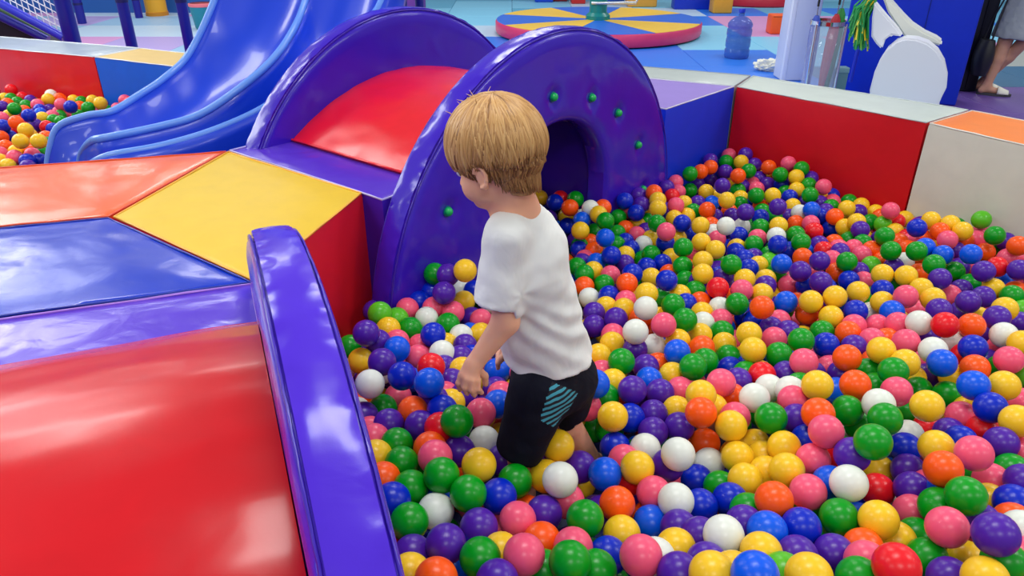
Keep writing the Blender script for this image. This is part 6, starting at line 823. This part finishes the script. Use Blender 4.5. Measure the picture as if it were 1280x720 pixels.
for k in range(4):
    b0 = peR+np.array([-.008, -.018+.012*k, -.006]); tR.append((b0, b0+np.array([-.016, 0, -.016]), b0+np.array([-.016, 0, -.034])))
hand(wrR, peR, tR, (peR+np.array([.0, -.018, .01]), peR+np.array([-.014, -.03, -.004]), peR+np.array([-.024, -.032, -.018])))
V, Q = bodyF.mesh(); body = np_mesh('body', V, Q, skin, boy); reloc(body, boy)
# shirt
def cloth_noise(o, amp, sc, seed):
    co = np.empty(len(o.data.vertices)*3, np.float32); o.data.vertices.foreach_get('co', co); co = co.reshape(-1, 3); nm = np.empty_like(co)
    o.data.vertices.foreach_get('normal', nm.ravel()) if False else None
    out = co.copy()
    for i, v in enumerate(o.data.vertices):
        n_ = v.normal; p = Vector(co[i]); out[i] += np.array(n_)*amp(p)
    o.data.vertices.foreach_set('co', out.ravel()); o.data.update()
S2 = Field((-.32, 1.12, .46), (.30, 1.76, 1.10), .0042)
S2.ell(chest, (.080, .106, .118), TR, .03); S2.ell(belly, (.088, .100, .12), TR, .03); 
hemc = J(690, 462, .055)
S2.ell(hemc, (.106, .112, .085), TR, .04)
S2.cone(chest+sp*.02+ss*.0, hemc, .080, .098, .03)
S2.cone(neck1+sp*-.012, shL, .046, .046, .03); S2.cone(neck1+sp*-.012, shR, .046, .046, .03)
slE = J(622, 380, -.062); S2.cone(shL, slE, .047, .053, .022)
slR = J(660, 372, .165); S2.cone(shR, slR, .046, .050, .02)
# openings: neckline, cuffs, hem
nk = nrm(neck0-neck1); S2.cone(neck1+nk*.020, neck1+nk*.07, .042, .046, .004, 'sub')
dl = nrm(slE-shL); S2.halfspace(slE-dl*.004, dl, .003, (slE-np.array([.065, .065, .06]), slE+np.array([.030, .05, .06]))); S2.cone(slE-dl*.03, slE+dl*.03, .040, .043, .002, 'sub')
dr = nrm(slR-shR); S2.halfspace(slR, dr, .003, (slR-np.array([.02, .02, .07]), slR+.08))
hn = nrm(-sp+np.array([-.10, 0, 0])); S2.halfspace(J(690, 441, .055), hn, .004, ((-.32, 1.12, .46), (.30, 1.76, .66)))
S2.cone(J(692, 470, .055), J(688, 436, .05), .088, .080, .003, 'sub')
V, Q = S2.mesh()
wm, nt, b = nodes('white_cotton'); b.inputs['Base Color'].default_value = lin((232, 233, 230)); b.inputs['Roughness'].default_value = .85; b.inputs['Specular IOR Level'].default_value = .15
b.inputs['Sheen Weight'].default_value = .2
n1 = noise(nt, 9, 3, 1.5, None, (1, 1, .55)); n2 = noise(nt, 600, 1); bb = bump(nt, None, n1.outputs[0], .55, .012); bump(nt, b, n2.outputs[0], .10, .001, bb)
shirt = np_mesh('t_shirt', V, Q, wm, boy)
armp = Vector(J(650, 350, -.02)); hp = Vector(J(720, 440, .05))
def fold(p):
    a = math.exp(-((p-armp).length/.10)**2); d1 = (p-armp).normalized() if (p-armp).length > 1e-5 else Vector((0, 0, 1))
    rad = math.sin(math.atan2(d1.z, d1.x)*5+5*mn.noise(p*9))
    low = max(0, min(1, (.80-p.z)/.16)); dg = math.sin((p.x*.62+p.z*.95)*118+3.2*mn.noise(p*9)+p.y*18)
    return .0016*a*rad+.0058*low*dg*(.45+mn.noise(p*7+Vector((3, 1, 2))))+.006*mn.noise(p*11)+.0025*mn.noise(p*30)
cloth_noise(shirt, fold, 1, 0); reloc(shirt, boy)
# seams: cuff stitch, hem stitch, collar rib
def ringpts(c, n_, r, N=40, sx=1, sy=1):
    n_ = Vector(n_); a = n_.orthogonal().normalized(); b_ = n_.cross(a); return [Vector(c)+a*math.cos(2*math.pi*i/N)*r+b_*math.sin(2*math.pi*i/N)*r for i in range(N)]
col = tube('collar_rib', ringpts(neck1+nk*.018, nk, .0445), .0042, wm, boy, 8, True); reloc(col, boy)
# shorts
S3 = Field((-.25, 1.15, .20), (.30, 1.76, .78), .0036)
S3.ell(pelv, (.088, .099, .075), TR, .03); S3.cone(pelv+sp*.08, pelv, .080, .086, .02)
hemL = J(648, 566, -.03); hemR = J(706, 513, .11)
S3.cone(J(676, 484, .0), hemL, .078, .055, .025); S3.cone(J(709, 474, .10), hemR, .075, .060, .025)
d1 = nrm(hemL-J(676, 484, .0)); S3.halfspace(hemL, d1, .003, (hemL-np.array([.09, .09, .08]), hemL+np.array([.062, .075, .09]))); S3.cone(hemL-d1*.02, hemL+d1*.05, .046, .050, .002, 'sub')
d2 = nrm(hemR-J(704, 474, .10)); S3.halfspace(hemR, d2, .003, (hemR-np.array([.058, .05, .08]), hemR+np.array([.09, .09, .07])))
S3.halfspace(J(690, 428, .055), sp, .004)
V, Q = S3.mesh()
km, nt, b = nodes('navy_shorts'); b.inputs['Roughness'].default_value = .8; b.inputs['Specular IOR Level'].default_value = .2; b.inputs['Base Color'].default_value = lin((12, 14, 30))
n1 = noise(nt, 11, 3, 1.2); n2 = noise(nt, 500, 1); bb = bump(nt, None, n1.outputs[0], .5, .012); bump(nt, b, n2.outputs[0], .12, .001, bb)
pm_, nt, b = nodes('striped_panel'); b.inputs['Roughness'].default_value = .75
tc = nt.nodes.new('ShaderNodeTexCoord'); mp = nt.nodes.new('ShaderNodeMapping'); mp.inputs['Rotation'].default_value = (0, math.radians(10), 0)
wv = nt.nodes.new('ShaderNodeTexWave'); wv.bands_direction = 'Z'; wv.inputs['Scale'].default_value = 22; wv.inputs['Distortion'].default_value = 2.2; wv.inputs['Detail'].default_value = 2; wv.inputs['Detail Scale'].default_value = 1.5
cr = nt.nodes.new('ShaderNodeValToRGB'); cr.color_ramp.elements[0].position = .46; cr.color_ramp.elements[0].color = lin((10, 16, 30)); cr.color_ramp.elements[1].position = .54; cr.color_ramp.elements[1].color = lin((64, 158, 178))
L(nt, tc.outputs['Object'], mp.inputs[0]); L(nt, mp.outputs[0], wv.inputs[0]); L(nt, wv.outputs[0], cr.inputs[0]); L(nt, cr.outputs[0], b.inputs['Base Color'])
shorts = np_mesh('shorts', V, Q, [km, pm_], boy)
pan = [aty(x, y, YB-.06) for x, y in ((690, 477), (723, 491), (710, 516), (692, 534), (675, 525))]
pan = [(p.x, p.z) for p in pan]
def inp(x, z):
    c = False
    for i in range(len(pan)):
        x1, z1 = pan[i]; x2, z2 = pan[(i+1) % len(pan)]
        if (z1 > z) != (z2 > z) and x < (x2-x1)*(z-z1)/(z2-z1)+x1: c = not c
    return c
cen_ = V[Q].mean(1); mi = np.zeros(len(Q), np.int32)
for i, c_ in enumerate(cen_):
    if c_[1] < YB+.035:
        k_ = (YB-.06)/c_[1]; x_ = c_[0]*k_; z_ = H+(c_[2]-H)*k_
        if inp(x_, z_): mi[i] = 1
shorts.data.polygons.foreach_set('material_index', mi); cloth_noise(shorts, lambda p: .005*mn.noise(p*13)+.002*mn.noise(p*34), 1, 0); reloc(shorts, boy)
# eyes
for s in (-1, 1):
    bm = bmesh.new(); bmesh.ops.create_uvsphere(bm, u_segments=20, v_segments=12, radius=.0105, matrix=Matrix.Translation(Vector(Hd(.072, .030*s, -.022))))
    e_ = bm_obj('eye', bm, plain((240, 240, 240), .15), boy, True); reloc(e_, boy)
    bm = bmesh.new(); bmesh.ops.create_uvsphere(bm, u_segments=16, v_segments=10, radius=.0055, matrix=Matrix.Translation(Vector(Hd(.0775, .030*s, -.023))))
    i_ = bm_obj('iris', bm, plain((70, 90, 110), .1), e_, True); reloc(i_, boy)
    g_ = [tube_geo([Hd(.081, (.018+.024*k/5)*s, -.004+.004*math.sin(k/5*3)), Hd(.080-.003*k/5, (.023+.024*k/5)*s, -.004+.004*math.sin((k+1)/5*3))], .0016, 5) for k in range(5)]
    b_ = mesh_obj('eyebrow', *join_geo(g_), plain((170, 128, 84), .7), boy, True); reloc(b_, boy)
# hair: cap plus combed locks falling from the crown
hm, nt, b = nodes('fair_hair'); at_ = nt.nodes.new('ShaderNodeAttribute'); at_.attribute_name = 'tone'
cr = nt.nodes.new('ShaderNodeValToRGB'); cr.color_ramp.elements[0].color = lin((112, 70, 36)); cr.color_ramp.elements[1].color = lin((226, 184, 122)); e_ = cr.color_ramp.elements.new(.5); e_.color = lin((190, 142, 86))
L(nt, at_.outputs['Fac'], cr.inputs[0]); L(nt, cr.outputs[0], b.inputs['Base Color']); b.inputs['Roughness'].default_value = .42; b.inputs['Specular IOR Level'].default_value = .45; b.inputs['Anisotropic'].default_value = .4
cap_m, nt, b = nodes('short_hair'); nn = noise(nt, 120, 3, .4, None, (1, 1, .15)); cr = nt.nodes.new('ShaderNodeValToRGB'); cr.color_ramp.elements[0].position = .3; cr.color_ramp.elements[1].position = .7
cr.color_ramp.elements[0].color = lin((140, 92, 52)); cr.color_ramp.elements[1].color = lin((208, 158, 104)); L(nt, nn.outputs[0], cr.inputs[0]); L(nt, cr.outputs[0], b.inputs['Base Color']); b.inputs['Roughness'].default_value = .55; bump(nt, b, nn.outputs[0], .5, .004)
S4 = Field(tuple(Hc-.14), tuple(Hc+.14), .0036)
S4.ell(Hd(-.008, 0, .012), (.095, .079, .090), FR, .004)
S4.cone(Hd(-.034, 0, -.045), Hd(-.032, 0, -.108), .044, .032, .02)
Xg = np.stack(np.meshgrid(*S4.ax, indexing='ij'), -1)-Hc; fL = Xg@hf; uL = Xg@hu
hl = np.interp(fL, [-.10, -.055, -.030, -.012, .012, .035, .060, .10], [-.102, -.098, -.088, -.034, -.012, -.020, .006, .014])
S4.v = np.maximum(S4.v, (hl-uL)*.7).astype(np.float32)
V, Q = S4.mesh(); cap = np_mesh('hair', V, Q, cap_m, boy); cap['label'] = 'fair straight hair cut in a bowl shape'; reloc(cap, boy)
rh = random.Random(11); geo = []; tones = []
A_ = np.array([.096, .080, .091]); C_ = np.array([-.008, 0, .012])
c0 = nrm([-.30, .06, .95])
def locks(count, lo, hi, rad, wid, tone):
    for _ in range(count):
        ph = rh.uniform(0, 2*math.pi); a = nrm(np.cross(c0, [0, 1, .1])); b2 = np.cross(c0, a); d_ = a*math.cos(ph)+b2*math.sin(ph)
        a0 = rh.uniform(.0, .75) if rh.random() < .75 else rh.uniform(.5, 1.1); swirl = rh.uniform(-.25, .35); pts = []; rr = []; n_ = 11; k_ = rad+rh.uniform(-.012, .035); cut = rh.uniform(-.012, .010)
        sp_ = []
        for i in range(40):
            al = a0+i*.055; w_ = d_*math.cos(swirl*al)+np.cross(c0, d_)*math.sin(swirl*al)
            u_ = c0*math.cos(al)+w_*math.sin(al); l_ = C_+u_*A_*(k_+.02*math.sin(al*1.3))
            lim = np.interp(l_[0], [-.10, -.05, 0, .035, .075, .10], lo)+cut
            if i > 3 and l_[2] < lim: break
            if al > 2.6: break
            sp_.append(l_)
        if len(sp_) < 5: continue
        sp_ = sp_[::max(1, len(sp_)//n_)]
        W_ = wid*rh.uniform(.7, 1.3); N_ = len(sp_)
        for i in range(N_): rr.append(W_*min(1, .45+i*.25)*(1 if i < N_-3 else (N_-i)/3.6))
        g = tube_geo([Hd(*p) for p in sp_], rr, 5); geo.append(g); tones.append((tone+rh.gauss(0, .17), len(g[0])))
locks(1100, [-.088, -.088, -.040, -.036, .000, .004], 0, .985, .0024, .20)
locks(1500, [-.030, -.024, -.010, -.022, -.002, .000], 0, 1.055, .0028, .52)
for _ in range(520):                                       # short hair tapering down the nape
    an = rh.uniform(-2.0, 2.0); u0 = rh.uniform(-.045, -.01); u1 = rh.uniform(-.104, -.078) + .012*abs(an); pts = []
    for i in range(6):
        u_ = u0+(u1-u0)*i/5; tt = (u_+.045)/-.063; rr_ = .0470-.0125*max(0, min(1, tt))+(.004 if u_ > -.045 else 0)+.0015
        pts.append(Hd(-.034-rr_*math.cos(an+.06*i*rh.uniform(-.3, .3))*(1.0+.25*max(0, 1-tt) if u_ > -.05 else 1), rr_*math.sin(an), u_))
    g = tube_geo(pts, [.0016, .002, .002, .0018, .0014, .0005], 5); geo.append(g); tones.append((.22+rh.gauss(0, .15), len(g[0])))
for _ in range(12):                                         # flyaways on the crown
    u_ = nrm([rh.uniform(-.2, .75), rh.uniform(-.5, .7), 1]); p0 = C_+u_*A_*1.03; dd = nrm(np.array([rh.uniform(-1, 1), rh.uniform(-.6, .6), rh.uniform(.1, .9)]))
    g = tube_geo([Hd(*p0), Hd(*(p0+dd*.012+u_*.001)), Hd(*(p0+dd*.026-u_*.003))], [.0012, .0009, .0004], 4); geo.append(g); tones.append((.8, len(g[0])))
Vh, Fh = join_geo(geo); ho = mesh_obj('combed_locks', Vh, Fh, hm, cap, True); ho['kind'] = 'stuff'
at2 = ho.data.attributes.new('tone', 'FLOAT', 'POINT'); at2.data.foreach_set('value', np.clip(np.concatenate([np.full(n_, t_) for t_, n_ in tones]), 0, 1).astype(np.float32)); reloc(ho, boy)
# ---------------------------------------------------------------- woman behind, legs seen below the skirt
wf = at(1228, 117, 0); wx, wy = wf.x, wf.y
wo = thing('person', 'person in grey skirt, legs crossed, white slippers, at the top right corner', 'person', (wx+.12, wy, 0))
Bw = Field((wx-.45, wy-.42, -.01), (wx+.62, wy+.42, 1.68), .0095)
def K(x, y, z): return np.array([wx+x, wy+y, z])
hpL, hpR = K(.28, .02, .84), K(.14, .04, .84)
kL, kR = K(.20, -.06, .47), K(.055, -.02, .46); aL, aR = K(.035, .10, .09), K(.0, -.03, .085)
Bw.cone(hpL, kL, .085, .056, .03); Bw.cone(hpR, kR, .085, .056, .03)
Bw.cone(kL, kL*.6+aL*.4, .054, .052, .02); Bw.cone(kL*.6+aL*.4, aL, .052, .033, .02)
Bw.cone(kR, kR*.6+aR*.4, .054, .055, .02); Bw.cone(kR*.6+aR*.4, aR, .054, .034, .02)
for a_, dx in ((aL, .10), (aR, .13)):
    Bw.cone(a_, a_+np.array([-.035, 0, -.045]), .034, .030, .02); Bw.cone(a_+np.array([0, 0, -.035]), a_+np.array([dx, -.07, -.058]), .034, .022, .02)
Bw.ell(K(.21, .03, .92), (.15, .11, .13), None, .05); Bw.cone(K(.21, .03, .95), K(.21, .03, 1.26), .115, .12, .05)
Bw.cone(K(.09, .03, 1.32), K(.33, .03, 1.32), .055, .055, .03); Bw.cone(K(.21, .03, 1.3), K(.21, .03, 1.44), .055, .045, .03)
Bw.ell(K(.21, .02, 1.55), (.078, .095, .112), None, .02); Bw.ell(K(.21, -.08, 1.54), (.012, .016, .018), None, .01)
Bw.cone(K(.06, .03, 1.30), K(.02, .06, 1.05), .042, .035, .02); Bw.cone(K(.02, .06, 1.05), K(.10, -.12, .98), .033, .024, .02)
Bw.cone(K(.36, .03, 1.30), K(.42, .05, 1.04), .042, .035, .02); Bw.cone(K(.42, .05, 1.04), K(.34, -.14, .98), .033, .024, .02)
for cx in (.11, .33):
    Bw.ell(K(cx, -.15, .975), (.035, .045, .022), None, .01)
    for k in range(4): Bw.cone(K(cx-.024+.016*k, -.18, .975), K(cx-.024+.016*k, -.225, .965), .011, .009, .004)
V, Q = Bw.mesh(); o = np_mesh('body', V, Q, skin_mat((196, 150, 128), 'skin_tan'), wo); reloc(o, wo)
Sk = Field((wx-.3, wy-.42, .42), (wx+.62, wy+.42, 1.4), .009)
Sk.cone(K(.21, .02, 1.0), K(.155, 0, .50), .145, .19, .03); Sk.ell(K(.21, .02, .96), (.17, .14, .14), None, .03); Sk.halfspace(K(0, 0, .485), (0, 0, -1), .004); Sk.halfspace(K(0, 0, 1.06), (0, 0, 1), .004)
Sk.cone(K(.155, 0, .40), K(.155, 0, .53), .172, .165, .003, 'sub')
V, Q = Sk.mesh(); gm_ = plain((150, 158, 166), .85, 0, .2, .3, 40, 'grey_cloth'); o = np_mesh('skirt', V, Q, gm_, wo); cloth_noise(o, lambda p: .014*mn.noise(Vector((p.x*13, p.y*13, p.z*2.2)))+.004*mn.noise(p*25), 1, 0); reloc(o, wo)
Sh_ = Field((wx-.3, wy-.42, .98), (wx+.75, wy+.42, 1.5), .011); Sh_.cone(K(.21, .03, 1.0), K(.21, .03, 1.27), .135, .138, .04); Sh_.cone(K(.07, .03, 1.32), K(.35, .03, 1.32), .068, .068, .03); Sh_.cone(K(.06, .03, 1.3), K(.02, .06, 1.12), .06, .06, .02); Sh_.cone(K(.36, .03, 1.3), K(.41, .05, 1.12), .06, .06, .02)
V, Q = Sh_.mesh(); o = np_mesh('blouse', V, Q, gm_, wo); reloc(o, wo)
Hh = Field((wx, wy-.2, 1.38), (wx+.45, wy+.25, 1.72), .009); Hh.ell(K(.21, .04, 1.57), (.090, .100, .112), None, .02); Hh.ell(K(.21, .10, 1.50), (.07, .05, .11), None, .03); Hh.ell(K(.21, -.085, 1.50), (.075, .07, .105), None, .01, 'sub')
V, Q = Hh.mesh(); o = np_mesh('hair', V, Q, plain((44, 32, 28), .5), wo); reloc(o, wo)
for a_, dx in ((aL, .10), (aR, .13)):
    c_ = a_+np.array([dx*.45, -.035, -.085]); d_ = nrm([dx, -.07, 0]); n_ = np.array([-d_[1], d_[0], 0]); V = []
    for z in (.0, .022):
        for i in range(24):
            t_ = 2*math.pi*i/24; p = np.array([c_[0], c_[1], 0])+d_*.135*math.cos(t_)+n_*.046*math.sin(t_); V.append((p[0], p[1], z))
    s_ = mesh_obj('slipper_sole', V, [tuple(range(24)), tuple(range(24, 48))]+[(i, (i+1) % 24, 24+(i+1) % 24, 24+i) for i in range(24)], plain((60, 60, 66), .6), wo); reloc(s_, wo)
    Vv = []; NN = 12
    for j in range(5):
        for i in range(NN+1):
            t_ = math.pi*i/NN; p = np.array([c_[0], c_[1], .02])+d_*(.02+.022*j)+n_*.048*(1-.05*j)*math.cos(t_)+np.array([0, 0, (.062-.008*j)*math.sin(t_)]); Vv.append(p)
    o = mesh_obj('slipper_upper', Vv, [(j*(NN+1)+i, j*(NN+1)+i+1, (j+1)*(NN+1)+i+1, (j+1)*(NN+1)+i) for j in range(4) for i in range(NN)], plain((228, 228, 216), .7), s_, True); m = o.modifiers.new('t', 'SOLIDIFY'); m.thickness = .006; reloc(o, wo)
bg_ = thing('handbag', 'dark handbag hanging just left of the crossed legs, before the cabinet', 'bag', (wx-.10, wy-.02, 0))
V = []; Fc = []
for j in range(9):
    z = .17+.30*j/8; wdt = .05+.028*math.sin(j/8*math.pi)
    for k in range(16): a = 2*math.pi*k/16; V.append((wdt*math.cos(a), .10*math.sin(a)*(.8+.2*math.sin(j/8*math.pi)), z))
Fc = [(j*16+k, j*16+(k+1) % 16, (j+1)*16+(k+1) % 16, (j+1)*16+k) for j in range(8) for k in range(16)]+[tuple(range(16)), tuple(range(128, 144))]
mesh_obj('bag_body', V, Fc, plain((24, 26, 34), .4), bg_, True, auto=50); tube('bag_strap', [(0, -.06, .46), (.02, -.05, .62), (.06, -.05, .95), (.02, .05, .62), (0, .06, .46)], .008, plain((20, 20, 26), .4), bg_, 8)
